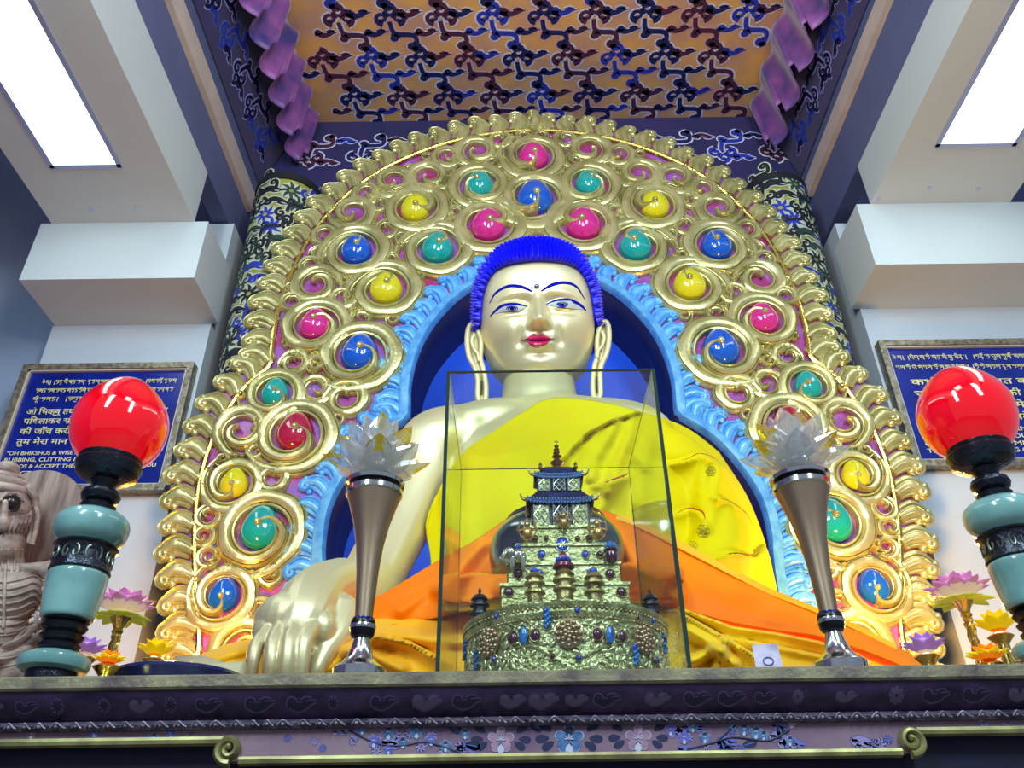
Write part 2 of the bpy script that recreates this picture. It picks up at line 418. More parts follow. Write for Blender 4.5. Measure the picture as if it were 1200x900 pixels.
for sx, X, XT, zl in ((1, XL+.01, XTL, zlowL), (-1, XR-.01, XTR, zlowR)):
    L_ = math.hypot(XT-X, HC-zl); ex = (XT-X)/L_; ez = (HC-zl)/L_; nx_ = sx*ez; nz_ = -sx*ex
    m = MB(); m.prism([(X, y0c, zl), (XT, y0c, HC), (XT, YB-.03, HC), (X, YB-.03, zl)], (-nx_*.012, 0, -nz_*.012), 0)
    brocade(m, lambda u, v, o: (X+ex*v+nx_*o, y0c+u, zl+ez*v+nz_*o), YB-y0c-.1, L_, .25, .25, 7, [3, 3, 5], [1, 1, 6])
    m.build('side_cloth', [GRN, mat('shaded_lilac_thread', srgb(150, 150, 222), .6), OUTP, mat('shaded_navy_thread', srgb(16, 14, 50), .6), THM, THB, mat('shaded_blue_thread', srgb(80, 96, 160), .6)], canopy, smooth=False)  # side threads darkened too, shade put into their colours
m = MB(); m.bbox((XL+.02, YB-.02, P(300, 215, YB).z-.5), (XR-.02, YB-.003, HC-.001), 0)
zz = P(300, 215, YB).z-.5
brocade(m, lambda u, v, o: (XL+.05+u, YB-.02-o, zz+v), XR-XL-.1, HC-zz-.1, .34, .3, 9, [3, 5, 4], [1, 1, 1])
m.build('back_cloth', [GRN]+BM(GRG)[1:], canopy, smooth=False)
# pleated valances in the two upper corners
PUR = mat('purple_pleated_satin', srgb(156, 86, 164), .4, 0, var=.5, vscale=6, col2=srgb(60, 54, 130), sheen=.4, bump=.1)
def pleat(side):
    X = XTL if side < 0 else XTR; s = -side
    amp = .05 if side < 0 else .04; per = .22 if side < 0 else .30
    def fn(a, b):
        y = lerp(1.0, YB-.1, a); ph = 2*PI*y/per
        w = math.sin(ph)+.3*math.sin(2*ph+1)
        drop = .38+.10*((ph/2/PI) % 1)
        x = X+s*(.07+amp*w*(.5+.7*b)); z = HC-.005-drop*b
        return (x-s*.07*b, y+amp*.8*math.cos(ph)*(.4+b), z)
    m = MB(); m.grid(fn, 640, 10)
    m.build('pleated_valance', PUR, canopy, solid=.004, auto=0)
pleat(-1); pleat(1)
# brocade wrapped columns beside the mandorla
for side in (-1, 1):
    zt = P(330 if side < 0 else 925, 214, 3.62).z; x0 = XL if side < 0 else 0
    if side < 0: cxm = P(180, 740, 3.66).x+.20
    else: cxm = P(1100, 740, 3.66).x-.20
    r = .2; yc = 3.78
    m = MB(); m.lathe([(r*1.0, 0), (r, .4), (r, zt-.1), (r*.96, zt)], (cxm, yc, 0), 48, 0)
    fn = lambda u, v, o: (cxm+(r+o)*math.sin((u-.5)*3.0), yc-(r+o)*math.cos((u-.5)*3.0), 1.0+v)
    rng = random.Random(4)
    k = 0
    v = .1
    while v < zt-1.04:
        for q in range(5):
            u = .5+(q-2)*.22+(.13 if k % 2 else 0)
            if abs(u-.5) < .55:
                kd = (k+q) % 3
                fm = lambda a, b, o, u=u, v=v: fn(u+(a)/(r*3.0), v+b, o)
                cloud_motif(m, 0, 0, .23 if kd != 2 else .36, fm, [3, 4, 5, 3][(k+q) % 4], 1, kd, rng)
        v += .10; k += 1
    m.lathe([(r*.97, zt-.001), (r*1.03, zt), (r*1.03, zt+.05), (r*.2, zt+.06)], (cxm, yc, 0), 40, 3)
    o = m.build('brocade_column', [GRY, mat('column_pale_thread', srgb(190, 196, 176), .6), OUTP, mat('column_black_thread', srgb(22, 26, 34), .6), mat('column_green_thread', srgb(40, 66, 60), .6), THB, THG], loc=(cxm, yc, 0))
    tag(o, 'brocade wrapped column behind the %s edge of the gilded backplate' % ('left' if side < 0 else 'right'), 'column', 'brocade columns')
# ================================================================ mandorla (gilded backplate)
def mp(u, v, Y=YM):
    q = P(u, v, Y); return (q.x-CX, q.z)
ROD = [(232, 778), (230, 690), (229, 620), (236, 560), (255, 505), (285, 458), (318, 430)]
ROD2 = [(318, 430), (322, 390), (333, 345), (352, 300), (380, 258), (420, 220), (470, 190), (530, 168), (590, 157), (633, 155)]
INN = [(378, 700), (380, 640), (388, 595), (410, 555), (440, 520), (478, 494)]
INN2 = [(480, 490), (481, 450), (492, 410), (512, 377), (545, 345), (590, 325), (633, 318)]
def plane_path(px, n=10, ext=None):
    q = [mp(*p) for p in px]
    if ext is not None: q = [(q[0][0], ext)]+q
    return cat(q, n)
ZB0 = 1.3+.2
rodL = [tuple(p) for p in plane_path(ROD, 8, ZB0)]+[tuple(p) for p in plane_path(ROD2, 8)][1:]
rodL[-1] = (0, rodL[-1][1])
innL = [tuple(p) for p in plane_path(INN, 8, ZB0)]+[tuple(p) for p in plane_path(INN2, 8)]
innL[-1] = (0, innL[-1][1])
def resample(path, step):
    d = [0]
    for a, b in zip(path, path[1:]): d.append(d[-1]+math.hypot(b[0]-a[0], b[1]-a[1]))
    n = max(2, round(d[-1]/step)); xs = [p[0] for p in path]; ys = [p[1] for p in path]
    return [(ip(d[-1]*i/n, d, xs), ip(d[-1]*i/n, d, ys)) for i in range(n+1)]
def offset(path, w):
    out = []
    n = len(path)
    for i in range(n):
        a = path[max(i-2, 0)]; b = path[min(i+2, n-1)]; tx, ty = b[0]-a[0], b[1]-a[1]; L = math.hypot(tx, ty)
        out.append((path[i][0]-ty/L*w, path[i][1]+tx/L*w))
    out[-1] = (0, out[-1][1]); return out
rodR = resample(rodL, .03); innR = resample(innL, .03)
BW = .112                                   # width of leaf border
outL = offset(rodR, BW)                      # board edge left of the rod (path goes up, left side positive)
def W3(p, y): return Vector((CX+p[0], y, p[1]))
mand = thing('gilded_backplate', (CX, YM, 0), 'huge arched gilded backplate with jewelled scrolls on magenta behind the seated statue', 'backplate')
def full(left): return left+[(-x, z) for x, z in reversed(left[:-1])]
# board: solid arch plate with the niche cut out (strip between inner path and outer path)
def band(mb, A, B, y0, y1, mi=0):
    """plate between two equally long left paths A (outer) and B (inner), thickness y0 (front) .. y1"""
    n = len(A); vs = []; fs = []
    for i in range(n):
        vs += [W3(A[i], y0), W3(B[i], y0), W3(B[i], y1), W3(A[i], y1)]
    for i in range(n-1):
        for k in range(4): fs.append((4*i+k, 4*i+(k+1) % 4, 4*(i+1)+(k+1) % 4, 4*(i+1)+k))
    fs += [(0, 1, 2, 3), tuple(4*(n-1)+k for k in range(4))]
    mb.add(vs, fs, mi)
def res_n(path, n):
    d = [0]
    for a, b in zip(path, path[1:]): d.append(d[-1]+math.hypot(b[0]-a[0], b[1]-a[1]))
    return [(ip(d[-1]*i/(n-1), d, [p[0] for p in path]), ip(d[-1]*i/(n-1), d, [p[1] for p in path])) for i in range(n)]
outS = res_n(full(outL), 241); innS = res_n(full(innR), 241)
m = MB(); band(m, outS, innS, YM, YM+.10); m.build('board', MAGENTA, mand, smooth=False)
# niche
jamb = MB()
inF = full(innR)
n = len(inF); vs = []; fs = []
for p in inF: vs += [W3(p, YM-.01), W3(p, YM+.42)]
for i in range(n-1): fs.append((2*i, 2*i+1, 2*i+3, 2*i+2))
jamb.add(vs, fs); jamb.build('niche_jamb', NAVY, mand, solid=.01)
m = MB(); m.add([W3(p, YM+.40) for p in inF], [tuple(range(len(inF)))]); m.build('niche_back', NICHE, mand, smooth=False, solid=.01)
# pale blue frame round the niche
fr = offset(innR, .055); fr2 = full(fr)
m = MB()
N_ = Vector((0, -1, 0))
mid = res_n(full(offset(innR, .022)), 200)
m.ribbon([W3(p, YM) for p in mid], [.03]*200, [.05]*200, N_, [(-1, 0), (-1, .7), (-.7, 1), (.6, .8), (1, .5), (1, 0)]); m.build('niche_frame', BLUEP, mand)
# gold rod
m = MB(); m.tube([W3(p, YM-.012) for p in res_n(full(rodR), 260)], .014, 8); m.build('gold_rod', GILT, mand)
# --- leaves
PR = [(-1, 0), (-1, .6), (-.88, .8), (-.74, .72), (-.66, .45), (-.56, .72), (-.3, .95), (0, 1), (.3, .92), (.44, .66), (.5, .42), (.6, .66), (.85, .6), (1, .35), (1, 0)]
def leafshape(mb, p, nrm, tan, L, W, H, y, rng):
    """one border leaf: broad ribbon from p outward, curling at the end"""
    def q(s, t): return W3((p[0]+nrm[0]*s+tan[0]*t, p[1]+nrm[1]*s+tan[1]*t), y)
    c = [(-.06*L, -.10*L), (.22*L, .10*L), (.5*L, .20*L), (.78*L, .12*L)]
    cl = [tuple(x) for x in cat(c, 4)]
    R0 = .17*L
    sp = [(.80*L+(R0*(1-.75*t))*math.sin(2*PI*.85*t)*1.0, .12*L-R0+(R0*(1-.75*t))*math.cos(2*PI*.85*t)) for t in [i/9 for i in range(1, 10)]]
    pts = cl+sp; n = len(pts)
    wd = np.interp(np.linspace(0, 1, n), [0, .35, .6, .85, 1], [W*.75, W, W*.62, W*.35, W*.2])
    hh = np.interp(np.linspace(0, 1, n), [0, .4, .7, 1], [H*.8, H, H*.9, H*.8])
    mb.ribbon([q(*a) for a in pts], wd, hh, N_, PR)
    a = pts[-1]; c0 = q(*a); mb.ell(c0+Vector((0, -H*.5, 0)), (W*.33, H*.5, W*.33), nu=8, nv=6)
    # side lobe and notch ball
    c1 = q(.62*L, -.20*L); mb.ell(c1+Vector((0, -H*.2, 0)), (W*.36, H*.55, W*.36), nu=8, nv=6)
    c1 = q(.95*L, .22*L); mb.ell(c1+Vector((0, -H*.2, 0)), (W*.34, H*.5, W*.34), nu=8, nv=6)
    for off in (-.28, .3):
        rp = [q(-.02*L, off*W*.9-.10*L), q(.25*L, off*W+.11*L), q(.52*L, off*W*.9+.2*L), q(.74*L, off*W*.5+.13*L)]
        mb.tube([v+Vector((0, -H*.80, 0)) for v in cat([tuple(v) for v in rp], 3)] if False else [Vector(tuple(v))+Vector((0, -H*.82, 0)) for v in cat([tuple(v) for v in rp], 3)], H*.13, 5)
rng = random.Random(5)
def leaves(path, step, L, W, H, name, material, off, y=YM):
    full_p = resample(path, step)
    for i in range(0, len(full_p)-1):
        a = full_p[max(i-1, 0)]; b = full_p[min(i+1, len(full_p)-1)]
        tx, ty = b[0]-a[0], b[1]-a[1]; l = math.hypot(tx, ty); tx /= l; ty /= l
        nx, ny = -ty, tx
        p0 = full_p[i]; k = 1+.06*math.sin(i*2.1)
        for s in (1, -1):
            p = (s*(p0[0]+nx*off), p0[1]+ny*off)
            mb = MB(); leafshape(mb, p, (s*nx, ny), (s*tx, ty), L*k, W, H, y, rng)
            mb.build(name, material, mand, auto=50)
leaves(rodR, .118, .140, .056, .034, 'border_leaf', GOLD, .012)
mb = MB(); leafshape(mb, (0, rodR[-1][1]), (0, 1), (.6, 0), .15, .05, .06, YM, rng); mb.build('border_leaf', GOLD, mand)
leaves(innR, .090, .128, .044, .030, 'blue_leaf', BLUEP, .04)
# --- scrolls with jewels
PS = [(-1, 0), (-1, .5), (-.9, .8), (-.74, .85), (-.64, .75), (-.57, .22), (-.48, .70), (-.2, .95), (.3, 1), (.62, .82), (.68, .5), (.74, .74), (.92, .5), (1, .1), (1, 0)]
def scroll(mb, c, r, rot, hand, H, tail=True, y=YM, turns=1.32, R0=2.05, R1=.42, wmax=.46, over=0):
    n = 60; pts = []; wd = []; hh = []
    for i in range(n):
        t = i/(n-1); a = rot+hand*turns*2*PI*t
        rad = r*ip(t, [0, .12, .35, .7, .86, .94, 1], [R0+.45, R0-.05, 1.72, 1.55, 1.15, .75, R1])
        w = r*ip(t, [0, .1, .3, .6, .82, .93, 1], [.12, wmax*.7, wmax*1.12, wmax*.95, wmax*.75, wmax*.5, wmax*.30])
        pts.append(W3((c[0]+rad*math.cos(a), c[1]+rad*math.sin(a)), y)); wd.append(w); hh.append(H*ip(t, [0, .2, .8, 1], [.6, .9, 1.0, 1.25]) if not over else ip(t, [0, .2, .8, .9, 1], [H*.6, H*.9, H, over*.75, over*1.12]))
    prof = PS if hand < 0 else [(-x, h) for x, h in reversed(PS)]
    nl = max(4, int(6*turns)); sc1 = [1+.30*abs(math.sin(PI*nl*(i/(n-1))))*(1 if i < n*.62 else .25) for i in range(n)]
    sg = (hand < 0)
    mb.ribbon(pts, wd, hh, N_, prof, 0, sc1 if sg else None, None if sg else sc1)
    e = pts[-1]; mb.ell(e+Vector((0, -(over*1.0 if over else H*.75), 0)), (r*.20, H*.5, r*.20), nu=10, nv=6)
    if tail:      # scalloped tail lobes and small curls where the scroll starts
        for k, (da, rr, sz) in enumerate(((-.12, 2.35, .34), (-.42, 2.15, .28), (.25, 2.25, .24), (.62, 2.0, .22))):
            a = rot+hand*da*1.5; q = W3((c[0]+r*rr*math.cos(a), c[1]+r*rr*math.sin(a)), y)
            s = r*sz
            sp = [(q.x-CX+(s*(1-.7*t))*math.cos(a+hand*(1.0+5.5*t)), q.z+(s*(1-.7*t))*math.sin(a+hand*(1.0+5.5*t))) for t in [i/9 for i in range(10)]]
            mb.ribbon([W3(x, y) for x in sp], [s*.42*(1-.4*i/9) for i in range(10)], [H*.75]*10, N_, [(-1, 0), (-.9, .6), (0, 1), (.9, .6), (1, 0)])
            mb.ell(W3(sp[-1], y-H*.5), (s*.34, H*.35, s*.34), nu=8, nv=5)
JC = {'p': mat('pink_jewel', srgb(206, 42, 138), .12, 0, coat=1), 'b': mat('blue_jewel', srgb(14, 88, 200), .12, 0, coat=1),
      't': mat('teal_jewel', srgb(18, 158, 156), .12, 0, coat=1), 'y': mat('yellow_jewel', srgb(214, 206, 20), .12, 0, coat=1),
      'r': mat('crimson_jewel', srgb(168, 28, 66), .12, 0, coat=1)}
JN = {'p': 'pink', 'b': 'blue', 't': 'teal', 'y': 'yellow', 'r': 'crimson'}
def jewel(c, r, key, parent_scroll, y=YM, rot=0):
    m = MB(); nu, nv = 24, 10; vs = []; fs = []
    for j in range(nv):
        ph = (PI/2)*j/(nv-1)      # 0 edge .. pi/2 centre
        for i in range(nu):
            a = 2*PI*i/nu; rr = r*math.cos(ph)*(1+.35*max(0, math.cos(a))**5)
            x = rr*math.sin(a); z = rr*math.cos(a)
            vs.append(W3((c[0]+x*math.cos(rot)-z*math.sin(rot), c[1]+x*math.sin(rot)+z*math.cos(rot)), y-.008-r*.85*math.sin(ph)))
    for j in range(nv-1):
        for i in range(nu):
            i2 = (i+1) % nu; fs.append((j*nu+i, j*nu+i2, (j+1)*nu+i2, (j+1)*nu+i))
    m.add(vs, fs)
    o = m.build('jewel', JC[key], mand, auto=0); o['label'] = JN[key]+' teardrop jewel'
JL = [(562, 220, 17, 't', 1), (487, 248, 18, 'y', 1), (572, 268, 21, 'p', 1), (513, 295, 20, 't', 1), (418, 297, 19, 'b', 1), (453, 342, 20, 'y', 1),
      (370, 384, 19, 'p', -1), (422, 418, 23, 'b', -1), (323, 464, 17, 't', -1), (347, 511, 23, 'r', -1), (275, 570, 17, 'y', -1),
      (306, 623, 24, 't', -1), (263, 701, 19, 'b', -1)]
placed = []
ROT = {0: -.5, 1: 2.3, 2: 2.6, 3: 3.4, 4: -2.4, 5: 3.7, 6: 4.4, 7: 3.6, 8: 3.3, 9: 3.5, 10: 2.2, 11: 4.3, 12: 2.2}
for k, (u, v, rp, key, hd) in enumerate(JL):
    c = mp(u, v); r = rp/scl(u, v, YM)
    for s in (1, -1):
        cc = (s*c[0], c[1])
        rot = ROT[k] if s > 0 else PI-ROT[k]
        mb = MB(); scroll(mb, cc, r, rot, hd*s*-1, .030+.18*r, R1=.16, turns=1.5, over=r*.9)
        mb.build('jewel_scroll', GOLD, mand, auto=38)
        jewel(cc, r*.98, key, None)
        placed.append((cc[0], cc[1], r*2.15))
for (u, v, rp, key, hd) in ((628, 187, 18, 'p', 1), (628, 236, 22, 'b', 1)):
    c = (0, mp(u, v)[1]); r = rp/scl(u, v, YM)
    mb = MB(); scroll(mb, c, r, 2.2, 1, .045, R1=.16, turns=1.5, over=r*.9); mb.build('jewel_scroll', GOLD, mand, auto=38); jewel(c, r, key, None); placed.append((0, c[1], r*2.1))
# --- filler scrolls in the remaining field
ro = [Vector((p[0], p[1])) for p in full(rodR)]; ri = [Vector((p[0], p[1])) for p in full(offset(innR, .17))]
outer_poly = [(p.x, p.y) for p in ro]; inner_poly = [(p.x, p.y) for p in ri]
def inside(p, poly):
    c = False; n = len(poly)
    for i in range(n):
        a = poly[i]; b = poly[i-1]
        if (a[1] > p[1]) != (b[1] > p[1]) and p[0] < (b[0]-a[0])*(p[1]-a[1])/(b[1]-a[1])+a[0]: c = not c
    return c
def dist(p, poly): return min(math.hypot(p[0]-q[0], p[1]-q[1]) for q in poly)
rng = random.Random(11); cnt = 0
zmin = 1.75; zmax = rodR[-1][1]
fill = []
for target in (.12, .10, .085, .07, .058, .048, .040, .034):
    for tr in range(1500 if target > .05 else 700):
        x = -rng.random()*1.75; z = zmin+rng.random()*(zmax-zmin); p = (x, z)
        if not inside(p, outer_poly) or inside(p, inner_poly): continue
        if min(dist(p, outer_poly)+.0, dist(p, inner_poly)) < target*.95: continue
        if abs(x) < target*.9: continue
        if any(math.hypot(x-a, z-b) < (r+target)*.82 for a, b, r in placed): continue
        placed += [(x, z, target), (-x, z, target)]; fill.append((x, z, target, rng.random()*2*PI, rng.choice((-1, 1))))
print('fillers', len(fill)*2)
fill.sort(key=lambda f: -f[2])
for i, (x, z, R, rot, hd) in enumerate(fill):
    r = R/2.0
    for s in (1, -1):
        mb = MB(); scroll(mb, (s*x, z), r, rot if s > 0 else PI-rot, hd*s, .022+.16*R, turns=1.35, R1=.30, wmax=.62, tail=(R > .05))
        o = mb.build('filler_scroll' if R > .05 else 'small_curl', GOLD, mand, auto=38)
# ================================================================ seated statue
statue = thing('buddha_statue', tuple(P(640, 700, 2.9))[:2]+(1.3,), 'large seated golden figure with blue hair and yellow robe in front of the arched backplate', 'statue')
# ---- head : parametric surface in head space (x right, y towards viewer, z up)
TL = math.radians(17); RL = math.radians(1.3)
hF = Vector((0, -math.cos(TL), -math.sin(TL))); hU = Vector((0, -math.sin(TL), math.cos(TL))); hR = Vector((1, 0, 0))
hR2 = hR*math.cos(RL)+hU*math.sin(RL); hU2 = hU*math.cos(RL)-hR*math.sin(RL); hR, hU = hR2, hU2
EYE = P(631, 359, 2.80)
HO = EYE - hF*.235
def HW(x, y, z): return HO+hR*x+hF*y+hU*z
tz = [-.312, -.309, -.300, -.278, -.232, -.17, -.11, -.05, 0, .06, .12, .18, .23, .275, .305, .322, .328]
ta = [.004, .065, .115, .158, .202, .230, .248, .257, .260, .260, .258, .248, .215, .170, .115, .055, .003]
tf = [.002, .095, .160, .195, .212, .225, .233, .236, .234, .234, .234, .226, .204, .160, .105, .05, .003]
tb = [.002, .050, .085, .115, .150, .175, .200, .225, .245, .262, .270, .262, .238, .190, .125, .06, .003]
def sm(ys, n=401):
    """smooth interpolation over arc parameter"""
    pts = cat(list(zip(tz, ys)), 25); return np.array(pts)
from bisect import bisect
PA, PF, PB = sm(ta), sm(tf), sm(tb)
def g(x, s): return math.exp(-(x/s)**2)
def sst(a, b, x):
    t = min(1, max(0, (x-a)/(b-a))); return t*t*(3-2*t)
def face(x, z):
    """outward displacement towards the viewer at face position (x, z)"""
    ax = abs(x); d = 0
    # nose
    if -.125 < z < .12:
        k = sst(.075, -.075, z); w = lerp(.017, .034, k**1.3)
        ridge = lerp(.010, .078, k**1.25)*sst(-.112, -.088, z)*sst(.115, .05, z)
        d += ridge*math.exp(-(ax/w)**2.4)
    d += .030*g(ax-.030, .014)*g(z+.086, .017)                     # nostril wings
    d += .012*g(x, .018)*g(z+.078, .02)
    # brow ridge following the painted arch
    bz_ = .068-.9*(ax-.085)**2*3.2
    d += .008*g(z-bz_, .022)*sst(.01, .05, ax)*sst(.20, .14, ax)
    # socket and lids
    d -= .020*g(ax-.055, .032)*g(z-.020, .030)
    d -= .008*g(ax-.105, .06)*g(z-.040, .014)
    e = 1-((ax-.103)/.070)**2-((z-.010)/.034)**2
    if e > 0: d += .013*math.sqrt(e)*sst(0, .6, e)
    d -= .006*g(ax-.10, .05)*g(z+.030, .010)
    # cheeks, muzzle, chin
    d += .018*g(ax-.125, .065)*g(z+.085, .06)
    d += .016*g(x, .075)*g(z+.150, .045)
    d -= .013*g(ax-.082-.2*max(0, -.11-z), .016)*g(z+.125, .040)      # nasolabial fold
    d -= .010*g(ax-.078, .018)*g(z+.158, .018)
    lipw = .060
    if ax < .075:
        f = max(0, 1-(ax/lipw)**2)
        cup = .0035*math.cos(ax/lipw*PI*1.6)
        d += .017*f**.6*g(z+.146-cup, .0115)                     # upper lip
        d += .021*f**.7*g(z+.170+.006*f, .0125)                  # lower lip
        d -= .009*f**.5*g(z+.1575, .0045)
    d -= .006*g(x, .0055)*g(z+.122, .014); d += .003*(g(ax-.010, .005))*g(z+.122, .014)
    d -= .012*g(x, .045)*g(z+.203, .014)
    d += .020*g(x, .055)*g(z+.245, .030)
    d -= .005*g(ax-.0, .006)*g(z+.215, .02)
    return d
NT, NP = 230, 260
def headpt(i, j):
    t = i/(NT-1); idx = t*(len(PA)-1)
    # denser sampling through face
    a = ip(idx, range(len(PA)), PA[:, 1]); f = ip(idx, range(len(PF)), PF[:, 1]); b = ip(idx, range(len(PB)), PB[:, 1]); z = ip(idx, range(len(PA)), PA[:, 0])
    # non uniform angle : denser at front
    s = j/NP*2-1; ang = PI*(.55*s+.45*s**3)
    sa, ca = math.sin(ang), math.cos(ang)
    e = .86
    x = a*math.copysign(abs(sa)**e, sa)
    y = (f if ca > 0 else b)*math.copysign(abs(ca)**(e if ca > 0 else 1), ca)
    if ca > 0:
        w = sst(0, .45, ca); y += face(x, z)*w
    return x, y, z
headv = []; headf = []
XA = np.array([p[1] for p in PA])
for i in range(NT):
    for j in range(NP):
        headv.append(headpt(i, j))
for i in range(NT-1):
    for j in range(NP):
        j2 = (j+1) % NP; headf.append((i*NP+j, i*NP+j2, (i+1)*NP+j2, (i+1)*NP+j))
headf.append(tuple(range(NP))); headf.append(tuple((NT-1)*NP+j for j in range(NP)))
headw = [HW(*p) for p in headv]
headT = BVHTree.FromPolygons(headw, headf)
# ---- body blobs
B = MB()
def limb(pts, rad, n=6, seg=20, flat=1):
    q = cat([tuple(p)+(r,) for p, r in zip(pts, rad)], n)
    B.tube([Vector(x[:3]) for x in q], [x[3] for x in q], seg, round_=True, flat=flat)
nk = HW(0, -.09, -.13)
limb([P(632, 505, 3.06), P(632, 470, 3.05), nk], [.19, .165, .150])
for k, zz in enumerate((466,)):
    c = P(632, zz, 3.05); B.ell(c, (.168, .165, .022), nu=32, nv=8)
B.ell(P(662, 560, 3.02), (.50, .27, .36), nu=40, nv=24)
B.ell(P(680, 650, 2.95), (.40, .30, .42), nu=40, nv=24)
B.ell(P(590, 508, 3.03), (.30, .20, .13), nu=30, nv=16); B.ell(P(700, 508, 3.03), (.32, .20, .13), nu=30, nv=16)
# viewer-left arm reaching down over the knee
limb([P(545, 515, 3.0), P(510, 525, 2.99), P(493, 560, 2.97), P(466, 620, 2.88), P(436, 678, 2.76), P(421, 712, 2.66)], [.15, .155, .135, .118, .108, .10])
limb([P(432, 690, 2.72), P(408, 698, 2.62), P(382, 704, 2.50), P(362, 712, 2.40)], [.105, .104, .098, .100])
# robed arm
limb([P(750, 535, 3.0), P(790, 560, 3.0), P(825, 610, 2.95), P(835, 665, 2.82), P(800, 705, 2.62), P(750, 705, 2.5)], [.16, .165, .15, .13, .11, .09])
bv, bf = remesh(B, .010, 14, .7)
body = MB(); body.add(bv, bf)
# ---- hand touching the knee
Hd = MB(); B = Hd
hY = 2.30
limb([P(392, 690, 2.50), P(372, 700, 2.42), P(357, 718, 2.36), P(349, 738, 2.31), P(343, 752, 2.28)], [.104, .112, .118, .108, .085], flat=.8)
for (u, v, r) in ((318, 742, .055), (334, 736, .058), (352, 735, .058), (370, 738, .056)): B.ell(P(u, v-2, 2.28), (r, r*.75, r*1.0), nu=16, nv=10)
B.ell(P(346, 728, 2.31), (.118, .085, .085), nu=24, nv=16)
for pts, rr in ((((316, 738, 2.26), (301, 756, 2.215), (296, 775, 2.20), (293, 800, 2.21)), .0190), (((331, 735, 2.25), (320, 754, 2.20), (317, 778, 2.185), (314, 806, 2.20)), .0205),
                (((348, 734, 2.24), (339, 753, 2.19), (336, 780, 2.18), (333, 808, 2.20)), .0208), (((366, 735, 2.25), (357, 752, 2.20), (354, 778, 2.195), (352, 803, 2.21)), .0200)):
    limb([P(*p) for p in pts], [rr*1.25, rr*1.05, rr, rr*.82], seg=14)
limb([P(398, 720, 2.38), P(394, 745, 2.33), P(380, 765, 2.29), (P(371, 783, 2.27)), P(367, 795, 2.27)], [.062, .046, .032, .026, .022], seg=14)
hv, hf = remesh(Hd, .0036, 5, .5)
body.add(hv, hf)
# lap hand under the bowl : palm and fingertips showing at its left, and one toe
Lh = MB(); B = Lh
limb([P(700, 690, 2.5), P(640, 692, 2.44), P(590, 690, 2.42)], [.09, .09, .075], flat=.5)
for k, (v0, v1, du) in enumerate(((682, 684, 524), (690, 692, 520), (698, 701, 522), (706, 712, 528))):
    limb([P(600, v0+3, 2.40-.01*k), P(560, v0, 2.38-.01*k), P(du, v1, 2.37-.01*k)], [.026, .024, .018], seg=12)
limb([P(700, 688, 2.52), P(745, 676, 2.40), P(772, 673, 2.36), P(790, 672, 2.35)], [.07, .040, .026, .022], seg=14)
lv, lf = remesh(Lh, .006, 6, .5)
body.add(lv, lf)
bodyT = BVHTree.FromPolygons([Vector(q) for q in body.v], body.f)
body.add(headw, headf)
# ---- ears belong to the body
def ear(s):
    uv = [(559, 385), (553, 380), (549, 386), (547.5, 400), (550, 418), (556, 430), (560, 445), (560, 466), (564.5, 472), (569, 466), (569, 448), (566, 432), (563, 420), (564, 400)]
    if s > 0: uv = [(703.5, 382), (709, 377), (713, 383), (713.5, 398), (711, 413), (705, 427), (703, 440), (703.5, 462), (700, 468), (695.5, 463), (695, 444), (697, 428), (700, 418), (700, 398)]
    Y = 2.99
    pts = [P(u, v, Y-.015*math.sin(i/len(uv)*PI)) for i, (u, v) in enumerate(uv)]
    cl = [Vector(tuple(q)) for q in cat([tuple(p) for p in pts], 4, True)]
    m = MB(); m.tube(cl, .0125, 8, closed=True)
    k = len(cl)
    m.prism([q+Vector((0, .008, 0)) for q in cl], (0, .014, 0))
    # helix fold
    x = (lambda a: a) if s < 0 else (lambda a: 1261-a)
    dv = 0 if s < 0 else -3.5
    f = [P(x(u), v+dv, Y-.018) for u, v in ((556, 391), (553, 398), (555, 408), (560, 415), (561, 424))]
    m.tube([Vector(tuple(q)) for q in cat([tuple(p) for p in f], 4)], .008, 8)
    vs = [(x(565), 405), (x(560), 402)]
    return m
for s in (-1, 1):
    e = ear(s); body.add(e.v, e.f)
ob = body.build('body', GOLDL, statue, auto=0)
slot = MB()
for s in (-1, 1):
    u = 564.5 if s < 0 else 699.5; v = 0 if s < 0 else -4
    slot.tube([P(u, 446+v, 2.972), P(u, 463+v, 2.972)], .0035, 6)
slot.build('ear_slit', mat('dark_groove', srgb(40, 30, 20), .7), statue)
# ---- painted features laid on the head surface
def hit(u, v, T=None):
    d = ray(u, v).normalized(); r = (T or headT).ray_cast(CAM, d)
    return r[0] if r[0] is not None else None
def strip_on(mb, px, wpx, rise=.003, n=8):
    q = cat([tuple(p) for p in px], n); vs = []; fs = []; W = np.interp(np.linspace(0, 1, len(q)), np.linspace(0, 1, len(wpx)), wpx)
    for i, p in enumerate(q):
        a = q[max(i-1, 0)]; b = q[min(i+1, len(q)-1)]; t = (b-a)/np.linalg.norm(b-a); nx, ny = -t[1], t[0]
        for k, rr in ((-1, .0008), (0, rise), (1, .0008)):
            u, v = p[0]+nx*W[i]*k, p[1]+ny*W[i]*k; h_ = hit(u, v) or P(u, v, 2.9)
            vs.append(h_-ray(u, v).normalized()*rr)
    for i in range(len(q)-1):
        for k in (0, 1): fs.append((3*i+k, 3*i+k+1, 3*i+k+4, 3*i+k+3))
    mb.add(vs, fs)
